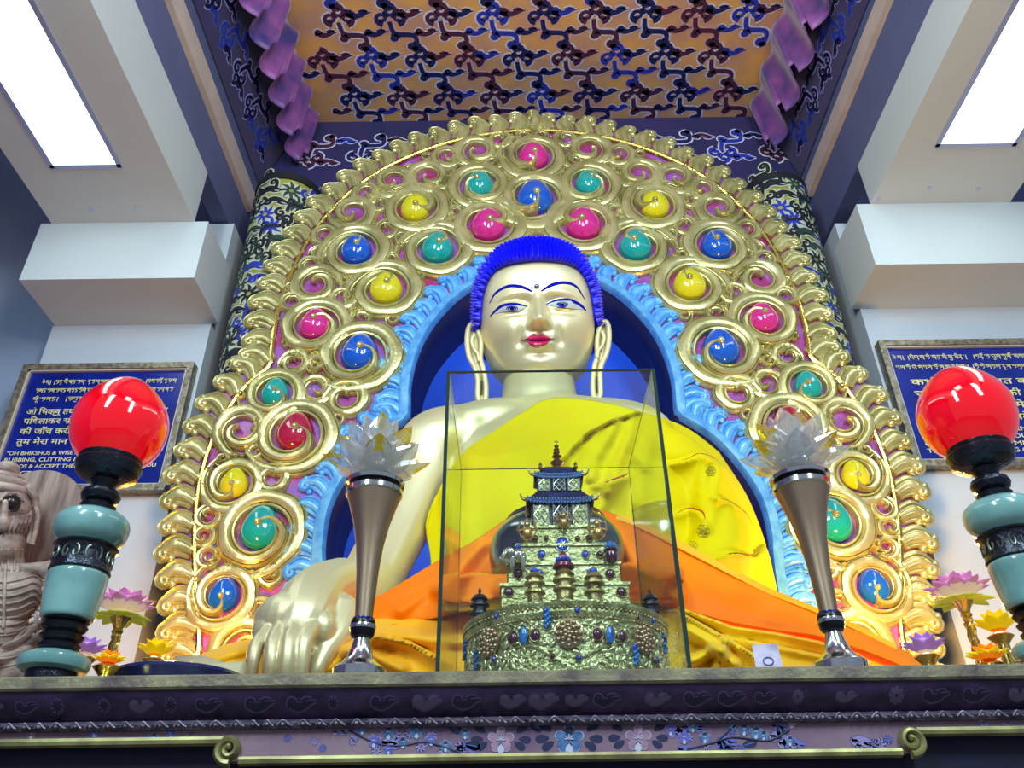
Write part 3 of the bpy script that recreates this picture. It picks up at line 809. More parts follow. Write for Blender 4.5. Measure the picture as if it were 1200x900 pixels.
def fill_on(mb, up, lo, rise=.003, n=8, rows=7, bulge=0):
    a = cat(up, n); b = cat(lo, n); k = min(len(a), len(b)); vs = []; fs = []
    for i in range(k):
        pa = a[int(i*(len(a)-1)/(k-1))]; pb = b[int(i*(len(b)-1)/(k-1))]
        for j in range(rows):
            t = j/(rows-1); u, v = pa+(pb-pa)*t; h_ = hit(u, v) or P(u, v, 2.9)
            vs.append(h_-ray(u, v).normalized()*(rise+bulge*math.sin(PI*t)))
    for i in range(k-1):
        for j in range(rows-1): fs.append((i*rows+j, i*rows+j+1, (i+1)*rows+j+1, (i+1)*rows+j))
    mb.add(vs, fs)
BLU = mat('blue_line_paint', srgb(16, 22, 150), .8, spec=.05); 
SCL = mat('eye_white_paint', srgb(176, 182, 176), .7, spec=.1); LIP = mat('magenta_lip_paint', srgb(196, 22, 96), .25, coat=.5)
# 
IRI = mat('iris_blue_paint', srgb(36, 54, 150), .8, spec=.05); BLK = mat('pupil_paint', srgb(12, 14, 60), .8, spec=.05)
EL = [(576.5, 368.5), (588.7, 359.6), (603, 357.8), (618, 359.5)]; ELL = [(576.5, 368.5), (591, 365.6), (606, 365), (618, 359.5)]
ER = [(640, 357), (652, 352.5), (667, 352), (685, 363)]; ERL = [(640, 357), (652, 359.8), (667, 361.6), (685, 363)]
for (up, lo, ic, ln) in ((EL, ELL, (600, 361.6), [(574, 371), (580, 365), (588.7, 358.6), (603, 356.4), (618, 359)]), (ER, ERL, (659, 357), [(640, 356.5), (652, 352), (667, 351.6), (680, 357.5), (687, 364.5)])):
    m = MB(); fill_on(m, up, lo, .0015); e = m.build('eye', SCL, statue)
    m = MB()
    for rr, ri in ((7.0, .0022), (5.2, .0030)):
        c = [(ic[0]+rr*math.cos(a), ic[1]+min(.62*rr, 3.7)*math.sin(a)) for a in [2*PI*i/20 for i in range(20)]]
        m.add([(hit(*q) or P(*q, 2.8))-ray(*q).normalized()*ri for q in c], [tuple(range(20))], 0 if rr > 6 else 2)
    c = [(ic[0]+2.6*math.cos(a), ic[1]+2.0*math.sin(a)) for a in [2*PI*i/12 for i in range(12)]]
    m.add([(hit(*q) or P(*q, 2.8))-ray(*q).normalized()*.0036 for q in c], [tuple(range(12))], 1)
    m.build('iris', [BLU, BLK, IRI], e, smooth=False)
    m = MB(); strip_on(m, ln, [.5, 1.5, 2.0, 1.8, .8], .004); m.build('eyeliner', BLU, e)
    m = MB(); strip_on(m, lo, [.2, .5, .5, .2], .002); m.build('lower_lid_line', mat('brown_line_paint', srgb(70, 60, 60), .5), e)
    m = MB(); 
for br in ([(573.5, 355.4), (581.3, 343), (596, 335.4), (610.7, 336.0), (623.5, 341.5)], [(634.6, 340.8), (647.4, 333.6), (662, 331.2), (675.5, 336.0), (685.2, 350.5)]):
    m = MB(); w = [.4, 1.3, 1.8, 2.0, 1.0] if br[0][0] < 600 else [1.0, 2.0, 1.8, 1.3, .4]
    strip_on(m, br, w, .004); m.build('eyebrow', BLU, statue)
m = MB()
fill_on(m, [(614, 398), (620, 394), (625.5, 390.6), (630, 392.4), (634.5, 390.6), (641, 393.6), (647.4, 397.2)], [(614, 398), (620, 398.6), (625.5, 399.2), (630, 399), (634.5, 399.2), (641, 398.4), (647.4, 397.2)], .002, bulge=.004)
fill_on(m, [(615.5, 398.3), (620, 399), (625.5, 399.6), (630, 399.4), (634.5, 399.6), (641, 398.8), (646, 397.7)], [(615.5, 398.3), (619, 402.5), (624, 406.5), (630, 407.8), (636, 406.3), (642, 402), (646, 397.7)], .002, bulge=.006)
m.build('lips', LIP, statue)
m = MB(); strip_on(m, [(610.5, 398.6), (618, 398.9), (630, 399.4), (642, 398.6), (650.5, 396.8)], [.2, .5, .5, .5, .2], .006); m.build('mouth_line', mat('dark_lip_line', srgb(110, 10, 50), .5), statue)
m = MB(); c = hit(629, 336); m.ell(c, (.012, .012, .012), nu=16, nv=12); u = m.build('urna', mat('silver_grey_stone', srgb(110, 114, 150), .2, .6), statue, auto=0); u['label'] = 'small grey forehead stone'
# ---- hair cap with rows of small pointed curls
HAIR = mat('vivid_blue_hair', srgb(6, 14, 238), .45, 0)
def hairline(ang):
    """lowest head z of the hair at azimuth ang (0 front)"""
    a = abs(ang)
    return ip(a, [0, .5, .75, .95, 1.1, 1.25, 1.5, 2.0, PI], [.212, .208, .196, .15, .09, -.02, -.05, -.12, -.2])
m = MB(); nA, nZ = 96, 24; vs = []; fs = []
def headsurf(ang, z, off):
    a = ip(z, PA[:, 0], PA[:, 1]); f = ip(z, PF[:, 0], PF[:, 1]); b = ip(z, PB[:, 0], PB[:, 1])
    sa, ca = math.sin(ang), math.cos(ang)
    x = a*math.copysign(abs(sa)**.86, sa); y = (f if ca > 0 else b)*math.copysign(abs(ca)**(.86 if ca > 0 else 1), ca)
    n = Vector((sa*.9, ca*.9, .15+2.0*max(0, z-.15))).normalized()
    return Vector((x, y, z))+n*off, n
zt = .3275
for j in range(nZ):
    for i in range(nA):
        ang = 2*PI*i/nA-PI; z0 = hairline(ang); t = j/(nZ-1); z = z0+(zt-z0)*(1-(1-t)**1.5)
        th = .004 if j == 0 else .020+.030*sst(.18, .30, z)
        q, n = headsurf(ang, z, th)
        q.z += .028*sst(.2, .33, z)*max(.2, math.cos(ang))
        vs.append(HW(*q))
for j in range(nZ-1):
    for i in range(nA):
        i2 = (i+1) % nA; fs.append((j*nA+i, j*nA+i2, (j+1)*nA+i2, (j+1)*nA+i))
fs.append(tuple((nZ-1)*nA+i for i in range(nA)))
m.add(vs, fs)
rng = random.Random(2)
for row in range(17):
    t = row/16
    for i in range(int(lerp(92, 10, t**2.0))):
        K = int(lerp(92, 10, t**2.0)); ang = 2*PI*(i+.5*(row % 2))/K-PI
        if abs(ang) > 2.2: continue
        z0 = hairline(ang)+.006; z = z0+(zt-.004-z0)*(1-(1-t)**1.4)
        q, n = headsurf(ang, z, .018+.028*sst(.18, .30, z)); q.z += .028*sst(.2, .33, z)*max(.2, math.cos(ang))
        c = HW(*q); ax = (hR*n.x+hF*n.y+hU*n.z)
        r = .0125; X_ = ax.orthogonal().normalized(); Y_ = ax.cross(X_)
        ring = lambda rr, hh: [c+ax*hh+X_*(rr*math.cos(2*PI*k/6))+Y_*(rr*math.sin(2*PI*k/6)) for k in range(6)]
        o = ring(r, -.006)+ring(r*.8, .008)+[c+ax*.028]
        m.add(o, [(k, (k+1) % 6, (k+1) % 6+6, k+6) for k in range(6)]+[(6+k, 6+(k+1) % 6, 12) for k in range(6)])
m.build('hair', HAIR, statue, auto=25)
# ================================================================ robes
YEL = mat('yellow_silk', srgb(226, 214, 0), .6, 0, var=.5, vscale=2.2, col2=srgb(214, 194, 0), bump=.12, bscale=150, spec=.12)
ORG = mat('orange_silk', srgb(255, 140, 8), .5, 0, var=.5, vscale=3, col2=srgb(244, 112, 4), spec=.15)
AMB = mat('amber_silk', srgb(250, 190, 4), .5, 0, var=.5, vscale=2.5, col2=srgb(240, 164, 0), sheen=.2, bump=.12, bscale=150, spec=.3)
def dseg(p, a, b):
    ax, ay = a; bx, by = b; dx, dy = bx-ax, by-ay; L2 = dx*dx+dy*dy or 1
    t = max(0, min(1, ((p[0]-ax)*dx+(p[1]-ay)*dy)/L2)); qx, qy = p[0]-ax-dx*t, p[1]-ay-dy*t
    s = 1 if dx*(p[1]-ay)-dy*(p[0]-ax) > 0 else -1
    return math.hypot(qx, qy), s, t
def creases(p, L):
    d = 0
    for line, amp, w, mode in L:
        best = None
        for a, b in zip(line, line[1:]):
            q = dseg(p, a, b)
            if best is None or q[0] < best[0]: best = q
        r, s, t = best
        if mode == 0: d += amp*math.exp(-(r/w)**2)                # rounded ridge
        elif s > 0: d += amp*math.exp(-r/w)*min(1, r/1.5+.0)       # one sided fold : raised below the line
        else: d -= amp*.35*math.exp(-r/(w*.5))*min(1, r/1.5)
    return d
def cloth(name, rows, material, L=(), nu=90, nv=60, parent=None, trees=(), gap=.02, ripple=0, rf=30, solid=.006, seed=0):
    """rows: grid of control points (u, v, depth). Creases L are lines where the cloth folds."""
    R = [np.array(cat(r, 12)) for r in rows]
    R = [np.array([[ip(t, np.linspace(0, 1, len(r)), r[:, k]) for k in range(3)] for t in np.linspace(0, 1, nu)]) for r in R]
    Cc = [np.array(cat([tuple(r[i]) for r in R], 10)) for i in range(nu)]
    vs = []; rng = random.Random(seed)
    ph = [rng.random()*6 for _ in range(6)]
    for i in range(nu):
        c = Cc[i]; tt = np.linspace(0, 1, len(c))
        for j in range(nv):
            t = j/(nv-1); u, v, Y = ip(t, tt, c[:, 0]), ip(t, tt, c[:, 1]), ip(t, tt, c[:, 2])
            for T in trees:
                d = ray(u, v); h_ = T.ray_cast(CAM, d.normalized())
                if h_[0] is not None: Y = min(Y, h_[0].y-gap)
            Y -= 2.8*creases((u, v), L)
            if ripple: Y += ripple*(math.sin(u/rf+ph[0]+v/rf*.6)+.6*math.sin(v/rf*1.7+ph[1]-u/rf*.5)+.4*math.sin(u/rf*2.6+v/rf*1.1+ph[2]))
            vs.append(P(u, v, Y))
    m = MB(); m.add(vs, [(i*nv+j, (i+1)*nv+j, (i+1)*nv+j+1, i*nv+j+1) for i in range(nu-1) for j in range(nv-1)])
    o = m.build(name, material, parent, auto=0, solid=solid)
    return o, BVHTree.FromPolygons([Vector(q) for q in m.v], m.f)
RT = [(541, 533, 2.86), (556, 520, 2.84), (580, 505, 2.82), (612, 484, 2.82), (646, 467, 2.84), (700, 471, 2.90), (762, 486, 2.98), (806, 503, 3.08), (842, 530, 3.2)]
R1 = [(519, 566, 2.86), (545, 556, 2.80), (580, 546, 2.76), (615, 538, 2.73), (655, 528, 2.70), (715, 528, 2.74), (785, 540, 2.83), (840, 556, 2.95), (876, 584, 3.15)]
R2 = [(500, 612, 2.84), (530, 608, 2.78), (570, 604, 2.73), (615, 600, 2.68), (660, 596, 2.66), (725, 592, 2.70), (800, 600, 2.78), (866, 620, 2.9), (898, 642, 3.10)]
R3 = [(505, 655, 2.80), (530, 655, 2.76), (570, 658, 2.72), (615, 660, 2.66), (665, 655, 2.64), (725, 650, 2.67), (805, 660, 2.72), (876, 672, 2.84), (908, 684, 3.02)]
R4 = [(505, 700, 2.76), (535, 705, 2.72), (575, 710, 2.66), (620, 710, 2.62), (670, 705, 2.60), (735, 705, 2.62), (810, 715, 2.68), (880, 722, 2.8), (918, 730, 2.98)]
LR = [([(752, 483), (716, 494), (690, 508), (668, 530), (655, 545)], .022, 9, 1), ([(722, 494), (712, 512), (698, 536), (692, 560)], .016, 6, 0), ([(740, 490), (738, 510), (725, 540), (712, 575)], .014, 6, 0),
      ([(700, 505), (690, 530), (676, 560), (672, 590)], .012, 6, 0), ([(786, 542), (806, 538), (820, 532), (838, 538), (848, 548)], .028, 10, 1), ([(700, 568), (722, 562), (742, 553)], .025, 8, 1),
      ([(700, 600), (712, 580), (724, 560)], .014, 7, 0), ([(792, 602), (806, 596), (822, 600), (826, 608)], .02, 8, 1), ([(838, 582), (855, 588), (872, 600), (884, 618)], .018, 7, 1),
      ([(826, 540), (824, 570), (820, 610), (815, 650)], .012, 8, 0), ([(846, 548), (838, 580), (828, 620)], .012, 8, 0), ([(838, 652), (860, 648), (886, 652), (897, 640)], .03, 9, 1),
      ([(525, 580), (530, 610), (528, 650)], .016, 7, 0), ([(548, 545), (545, 600), (550, 650)], .008, 12, 0), ([(760, 520), (752, 560), (746, 620)], .012, 8, 0)]
_, robeT = cloth('yellow_robe', [RT, R1, R2, R3, R4], YEL, LR, 150, 110, statue, (bodyT,), .022, .003, 28)
# dark red tubes along the creases, standing in for fold shade
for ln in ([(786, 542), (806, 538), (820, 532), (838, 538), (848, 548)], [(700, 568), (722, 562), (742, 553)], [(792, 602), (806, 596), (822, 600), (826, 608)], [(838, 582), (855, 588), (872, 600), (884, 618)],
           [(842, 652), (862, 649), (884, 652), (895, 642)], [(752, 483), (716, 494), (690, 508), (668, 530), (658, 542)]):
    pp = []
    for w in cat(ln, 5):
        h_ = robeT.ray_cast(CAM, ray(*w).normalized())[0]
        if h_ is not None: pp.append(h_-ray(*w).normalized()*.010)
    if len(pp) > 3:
        m = MB(); n_ = len(pp); m.tube(pp, [(.0016 if ln[0][1] < 500 else .0065)*math.sin(PI*(i+.4)/n_)+.0006 for i in range(n_)], 6, flat=.6); m.build('crease_shade', mat('crease_shade_red', srgb(170, 70, 10), .6), statue)
# embroidered lotus medallion on the sleeve
for (u, v, r_) in ((833, 552, 6), (824, 622, 8), (812, 640, 6)):
    m = MB()
    for k in range(6):
        a = 2*PI*k/6; q = [(u+r_*.55*math.cos(a)+r_*.4*math.cos(b), v+r_*.55*math.sin(a)+r_*.4*math.sin(b)) for b in [2*PI*i/10 for i in range(11)]]
        pp = []
        for w in q:
            h_ = robeT.ray_cast(CAM, ray(*w).normalized())[0]
            if h_ is not None: pp.append(h_-ray(*w).normalized()*.0065)
        if len(pp) > 3: m.tube(pp, .0022, 5)
    m.build('embroidery', mat('olive_embroidery', srgb(176, 160, 10), .5), statue)
# orange mantle : left wing, right wing and the dip in the lap
OL = [[(600, 604, 2.62), (560, 632, 2.62), (515, 657, 2.62), (470, 684, 2.60), (432, 706, 2.58), (395, 722, 2.56)],
      [(605, 640, 2.52), (565, 664, 2.50), (515, 688, 2.50), (470, 706, 2.50), (432, 720, 2.50), (397, 729, 2.5)],
      [(612, 690, 2.44), (570, 704, 2.44), (520, 722, 2.44), (475, 730, 2.46), (435, 738, 2.46), (400, 742, 2.46)]]
_, orT = cloth('orange_mantle', OL, ORG, [([(600, 612), (560, 640), (520, 690)], .03, 12, 0), ([(606, 650), (590, 690)], .03, 10, 0), ([(560, 640), (500, 690), (470, 715)], .012, 9, 0), ([(420, 735), (500, 728), (560, 735)], .02, 6, 1)], 90, 50, statue, (robeT,), .02, .004, 22)
OR_ = [[(690, 594, 2.62), (722, 604, 2.60), (755, 618, 2.58), (800, 640, 2.56), (850, 667, 2.54), (905, 695, 2.50), (960, 718, 2.44), (1010, 740, 2.38), (1050, 758, 2.33), (1082, 778, 2.30)],
       [(686, 630, 2.50), (722, 645, 2.48), (758, 660, 2.46), (803, 680, 2.44), (855, 702, 2.42), (908, 720, 2.38), (960, 735, 2.34), (1010, 752, 2.30), (1050, 768, 2.27), (1078, 784, 2.25)],
       [(684, 690, 2.44), (722, 700, 2.42), (760, 706, 2.42), (806, 716, 2.40), (858, 730, 2.39), (910, 739, 2.36), (960, 746, 2.32), (1010, 762, 2.28), (1050, 778, 2.25), (1072, 792, 2.23)]]
_, orR = cloth('orange_mantle', OR_, ORG, [([(700, 602), (730, 640), (760, 690)], .03, 12, 0), ([(720, 606), (755, 660), (790, 700)], .02, 9, 0)], 120, 46, statue, (robeT,), .02, .004, 30)
YB_ = [[(722, 602, 2.58), (755, 614, 2.56), (800, 636, 2.54), (850, 663, 2.52), (905, 691, 2.48), (960, 714, 2.42), (1010, 736, 2.36), (1052, 757, 2.31)],
       [(722, 609, 2.57), (755, 622, 2.55), (800, 645, 2.53), (850, 671, 2.51), (905, 698, 2.47), (960, 720, 2.41), (1010, 742, 2.35), (1052, 762, 2.30)]]
cloth('yellow_hem', YB_, AMB, (), 90, 8, statue, (orR,), .012, 0, 30)
# lap cloth : yellow folds over both knees
LL = [[(205, 782, 2.50), (235, 768, 2.50), (270, 755, 2.50), (310, 746, 2.48), (400, 722, 2.54), (460, 712, 2.56), (520, 702, 2.56), (600, 700, 2.55), (700, 700, 2.52)],
      [(200, 795, 2.42), (232, 783, 2.40), (270, 772, 2.38), (310, 764, 2.38), (400, 752, 2.38), (460, 752, 2.36), (520, 756, 2.34), (600, 756, 2.34), (700, 756, 2.34)],
      [(195, 820, 2.36), (230, 820, 2.32), (270, 820, 2.30), (310, 820, 2.32), (400, 815, 2.30), (460, 812, 2.28), (520, 812, 2.26), (600, 812, 2.26), (700, 812, 2.26)]]
LLc = [([(402, 742), (440, 744), (480, 752), (520, 774)], .03, 9, 1), ([(400, 760), (430, 764), (470, 784)], .02, 8, 0), ([(440, 742), (510, 750), (560, 752)], .02, 7, 0), ([(380, 786), (420, 758), (440, 750)], .02, 8, 0), ([(240, 775), (280, 764), (310, 758)], .012, 6, 0)]
cloth('lap_robe', LL, AMB, LLc, 120, 50, statue, (), .02, .004, 18)
LR_ = [[(690, 700, 2.46), (745, 705, 2.46), (800, 712, 2.44), (855, 726, 2.44), (910, 738, 2.42), (960, 746, 2.38), (1010, 762, 2.34), (1060, 780, 2.30), (1080, 790, 2.28)],
       [(690, 745, 2.38), (745, 748, 2.38), (800, 745, 2.37), (855, 752, 2.36), (910, 760, 2.34), (960, 768, 2.31), (1010, 780, 2.28), (1055, 795, 2.25), (1076, 805, 2.24)],
       [(690, 815, 2.26), (745, 815, 2.26), (800, 815, 2.24), (855, 815, 2.22), (910, 815, 2.22), (960, 820, 2.21), (1010, 825, 2.20), (1050, 830, 2.2), (1070, 835, 2.2)]]
LRc = [([(800, 713), (860, 735), (910, 742), (960, 752), (1000, 765)], .03, 7, 1), ([(805, 722), (840, 742), (880, 765), (905, 785)], .04, 8, 1), ([(806, 738), (830, 752), (860, 778)], .03, 7, 0), ([(840, 785), (846, 765), (850, 752)], .03, 5, 0),
       ([(880, 752), (930, 762), (970, 770)], .02, 8, 1), ([(810, 775), (840, 760)], .03, 6, 0)]
cloth('lap_robe', LR_, mat('golden_yellow_silk', srgb(244, 206, 6), .5, 0, var=.5, vscale=2.5, col2=srgb(240, 178, 0), sheen=.2, spec=.3), LRc, 120, 60, statue, (), .02, .004, 22)
zp = P(600, 812, 2.6).z
m = MB()
for (x0, x1, ya, yb, z0, z1) in ((-.86, .86, 2.5, 3.4, zp-.16, zp-.06), (-.84, .84, 2.52, 3.4, zp-.26, zp-.16), (-.8, .8, 2.55, 3.38, .3, zp-.26), (-1.0, 1.0, 2.45, 3.4, 0, .3)):
    m.bbox((CX+x0, ya, z0), (CX+x1, yb, z1))
m.build('pedestal', mat('dark_red_pedestal', srgb(120, 30, 20), .5), statue, smooth=False)
# ---- alms bowl in the lap
bc = P(653, 654, 2.40)
m = MB(); rr = .205
pr = [(.06, -.16), (.13, -.135), (.185, -.08), (rr, -.01), (.20, .05), (.175, .09), (.150, .11), (.155, .118), (.145, .122), (.135, .11), (.15, .09), (.14, 0)]
m.lathe([(p[0], p[1]) for p in cat(pr, 4)], bc, 48)
o = m.build('alms_bowl', mat('dark_polished_steel', srgb(120, 128, 132), .15, .95), loc=(bc.x, bc.y, bc.z-.16), auto=0)
tag(o, 'dark polished metal bowl held in the lap of the golden statue', 'bowl')
# ================================================================ altar table
YT = 1.5
ZT = P(600, 785, YT).z
def zv(v, Y=YT): return P(600, v, Y).z
XA0, XA1 = -1.5, 1.75
TABY = 2.10
table = thing('altar_table', ((XA0+XA1)/2, 1.8, 0), 'long dark carved altar table with painted flowers and gilded scroll trim across the foreground', 'table')
EDG = mat('worn_gilt_edge', srgb(150, 142, 112), .45, .3, var=.6, vscale=14, col2=srgb(96, 84, 84), bump=.2, bscale=90)
CRN = mat('dark_lacquer', srgb(66, 46, 84), .35, .1, var=.8, vscale=18, col2=srgb(28, 20, 48), stretch=(1, 1, 2), bump=.1)
FRZ = mat('plum_painted_panel', srgb(146, 118, 132), .42, 0, var=.5, vscale=6, col2=srgb(112, 84, 116), bump=.08)
NVY = mat('dark_navy_panel', srgb(22, 20, 58), .5, 0, var=.4, vscale=10)
def prism_x(mb, prof, x0, x1, mi=0):      # prof (y, z)
    mb.prism([(x0, y, z) for y, z in prof], (x1-x0, 0, 0), mi)
m = MB(); z1 = zv(802)
prism_x(m, [(YT+.004, ZT), (YT, ZT-.004), (YT, z1+.004), (YT+.004, z1), (TABY, z1), (TABY, ZT)], XA0, XA1); m.build('tabletop', EDG, table, smooth=False)
z2 = zv(834); z3 = zv(845); z4 = zv(890)
m = MB(); cp = [(YT+.010+.034*(1-math.cos(t*PI/2)), lerp(z1, z2, t)) for t in [i/8 for i in range(9)]]
prism_x(m, cp+[(TABY-.02, z2), (TABY-.02, z1)], XA0+.01, XA1-.01)
def cfn(u, v, o): t = min(1, max(0, v)); return (XA0+.01+u, YT+.010+.034*(1-math.cos(t*PI/2))-.0006-o*.2, lerp(z1, z2, t))
rng = random.Random(31); x = .05
while x < XA1-XA0-.1:
    fm = lambda a, b, o, x=x: cfn(x+a, .5+b/(z1-z2), o)
    cloud_motif(m, 0, 0, rng.uniform(.05, .07), fm, rng.choice((1, 2)), 3, rng.choice((1, 1, 2)), rng); x += rng.uniform(.05, .09)
m.build('cornice', [CRN, mat('dusky_scroll_paint', srgb(92, 78, 108), .5), mat('deep_scroll_paint', srgb(30, 24, 60), .5), mat('faint_outline_paint', srgb(84, 70, 104), .5)], table, smooth=False)
m = MB(); prism_x(m, [(YT+.040, z2), (YT+.034, (z2+z3)/2), (YT+.040, z3), (TABY-.02, z3), (TABY-.02, z2)], XA0+.01, XA1-.01)
m.build('moulding', mat('carved_moulding', srgb(96, 84, 104), .5, .1, var=.8, vscale=40, col2=srgb(34, 26, 50), bump=.6, bscale=70), table, smooth=False)
# carved cloud chain on the moulding
m = MB(); x = XA0+.02; rng = random.Random(8); zc = (z2+z3)/2
while x < XA1-.03:
    w = rng.uniform(.012, .02); p = [(x, YT+.034, zc-.003), (x+w*.5, YT+.031, zc+.005), (x+w, YT+.034, zc-.001), (x+w*1.4, YT+.034, zc-.004)]
    m.tube([Vector(tuple(q)) for q in cat(p, 3)], .0016, 5); m.ell((x+w*.5, YT+.034, zc-.001), (.004, .003, .003), nu=6, nv=5); x += w*1.9
o = m.build('carved_chain', mat('lilac_chain_paint', srgb(150, 140, 160), .4, .2, var=.6, vscale=60), table); o['kind'] = 'stuff'
YF = YT+.05
xl_, xr_ = P(270, 876, YF).x, P(1066, 870, YF).x
zmid = P(600, 888, YF).z; zout = P(600, 864, YF).z
m = MB(); m.bbox((XA0+.01, YF, zout), (XA1-.01, YF+.03, z3)); m.bbox((xl_, YF, zmid), (xr_, YF+.03, zout))
rng = random.Random(33)
for (ua, ub, va, vb, nn) in ((300, 420, 850, 880, 6), (395, 560, 848, 882, 16), (780, 935, 846, 880, 16), (930, 1060, 848, 876, 5), (5, 250, 850, 858, 7), (1090, 1195, 838, 848, 4)):
    for i in range(nn):
        q = P(rng.uniform(ua, ub), rng.uniform(va, vb), YF); s_ = rng.uniform(.04, .06) if ub-ua > 150 or ua > 700 else .035
        cloud_motif(m, 0, 0, s_, lambda a, b, o, q=q: (q.x+a, YF-.0003-o*.1, max(zmid+.004 if ua > 280 and ub < 1065 else zout+.004, min(z3-.003, q.z+b))), rng.choice((1, 2)), 3, rng.choice((1, 2)), rng)
m.build('frieze', [FRZ, mat('frieze_blue_scroll', srgb(104, 106, 190), .4), mat('frieze_lilac_scroll', srgb(150, 136, 190), .4), mat('frieze_dusky_outline', srgb(110, 96, 140), .4)], table, smooth=False)
m = MB(); m.bbox((XA0+.02, YF+.032, .08), (XA1-.02, TABY-.02, z3-.001)); m.build('cabinet_body', NVY, table, smooth=False)
m = MB(); m.bbox((XA0+.0, YF+.0, 0), (XA1, TABY, .08)); m.build('plinth', CRN, table, smooth=False)
GT = mat('pale_gilt_trim', srgb(176, 172, 112), .4, .45, var=.5, vscale=20, col2=srgb(128, 120, 84))
# trims: straight bars + volutes
for seg in (((XA0+.01), xl_-.012, zout), (xl_+.02, xr_-.02, zmid), (xr_+.014, XA1-.01, zout)):
    m = MB(); prism_x(m, [(YF, seg[2]-.008), (YF-.010, seg[2]-.005), (YF-.012, seg[2]+.001), (YF-.010, seg[2]+.006), (YF, seg[2]+.008)], seg[0], seg[1]); m.build('gilded_bar', GT, table, smooth=False)
for s, xx in ((1, xl_), (-1, xr_)):
    m = MB(); zc = (zout+zmid)/2+.002; r = (zout-zmid)/2+.006; n = 34; pts = []
    for i in range(n):
        t = i/(n-1); a = -PI/2-.15-t*2*PI*1.45; rr = r*(1-.78*t)
        pts.append((xx+s*(-.002)-s*rr*math.cos(a)*-1 if False else xx-s*rr*math.cos(a)*-1, YF, zc+rr*math.sin(a)))
    pts = [Vector((xx-s*.000+s*(r*(1-.78*i/(n-1)))*math.cos(-PI/2+.2-2*PI*1.5*i/(n-1)), YF, zc+(r*(1-.78*i/(n-1)))*math.sin(-PI/2+.2-2*PI*1.5*i/(n-1)))) for i in range(n)]
    m.ribbon(pts, [.0075*(1-.35*i/n) for i in range(n)], [.016]*n, (0, -1, 0), [(-1, 0), (-1, .5), (-.5, .9), (.2, 1), (1, .5), (1, 0)])
    m.ell(pts[-1]+Vector((0, -.006, 0)), (.006, .010, .006), nu=10, nv=8)
    m.build('gilded_volute', GT, table)
# painted flowers on the frieze, one per painted blossom
PB = mat('blue_petal_paint', srgb(92, 130, 176), .4, 0, var=.5, vscale=60, col2=srgb(52, 84, 150)); PP = mat('lilac_petal_paint', srgb(176, 140, 168), .4, 0, var=.4, vscale=60)
PW = mat('petal_edge_paint', srgb(186, 190, 214), .4); PD = mat('dark_leaf_paint', srgb(30, 34, 74), .5); PC = mat('violet_blossom_paint', srgb(116, 100, 196), .4, var=.5, vscale=50, col2=srgb(64, 90, 190))
def fz(u, v, o=0): q = P(u, v, YF-.0006-o); return Vector(q)
def petal(mb, u, v, a, L, W, mi, o=0, n=14):
    pts = []
    for i in range(n):
        t = 2*PI*i/n; x = L*.5*(1+math.cos(t)); y = W*math.sin(t)*(.5+.5*(x/L)**.8)
        pts.append(fz(u+x*math.cos(a)-y*math.sin(a), v+x*math.sin(a)+y*math.cos(a), o))
    mb.prism(pts, (0, .0005, 0), mi)
def flower(u, v, r, kind, leaves=True):
    m = MB(); rng = random.Random(int(u*7)); cols = {'b': PB, 'p': PP, 'v': PC}[kind]
    if leaves:
        for dx in (-1, 1):
            for (a, dd, vv) in ((-.6, 1.15, -.9), (.1, 1.3, -.1), (.6, 1.0, .3)):
                petal(m, u+dx*r*dd, v+vv*r*.6, a if dx > 0 else PI-a, r*.9, r*.34, 2, 0)
    K = 5
    for i in range(K):
        a = -PI/2+2*PI*i/K; petal(m, u, v, a, r*1.0, r*.42, 1, .0004); 
    for i in range(K):
        a = -PI/2+2*PI*i/K; petal(m, u, v, a, r*.95, r*.38, 0, .0008)
    for i in range(3): petal(m, u, v+r*.2, .35+(PI-.7)*i/2, r*.8, r*.3, 1 if i == 1 else 0, .0011)
    petal(m, u-r*.35, v-r*.55, 0, r*.7, r*.3, 2 if kind == 'b' else 0, .0014)
    for i in range(5):
        a = PI+PI*i/4; petal(m, u, v, a, r*.35, r*.05, 1, .0017, 6)
    m.build('painted_flower', [cols, PW, PD], table, smooth=False)
flower(587, 867, 16, 'p'); flower(667, 866, 18, 'b'); flower(748, 865, 16, 'p')
for (u, v, r, k) in ((424, 852, 9, 'b'), (438, 866, 10, 'v'), (455, 856, 11, 'b'), (472, 868, 9, 'b'), (488, 854, 12, 'b'), (505, 865, 9, 'v'), (522, 872, 9, 'b'), (455, 876, 8, 'v'), (545, 858, 8, 'b'),
                     (786, 853, 9, 'v'), (802, 862, 10, 'v'), (812, 849, 9, 'b'), (826, 862, 9, 'b'), (858, 846, 9, 'b'), (872, 853, 9, 'b'), (886, 856, 10, 'b'), (895, 860, 8, 'b'), (928, 847, 6, 'p'), (926, 866, 8, 'b'),
                     (1150, 838, 7, 'p'), (110, 855, 9, 'v'), (36, 858, 8, 'p'), (200, 858, 9, 'v'), (180, 862, 7, 'b')):
    flower(u, v+2, r*.8, k, leaves=False)
for ln in ([(410, 856), (425, 864), (445, 872), (470, 874), (500, 870), (540, 882)], [(805, 878), (830, 872), (860, 864), (900, 868), (925, 856)], [(838, 870), (850, 860), (862, 850)]):
    m = MB(); q = cat(ln, 5); m.tube([fz(a[0], a[1], .0004) for a in q], .0016, 5); m.build('painted_branch', PD, table)
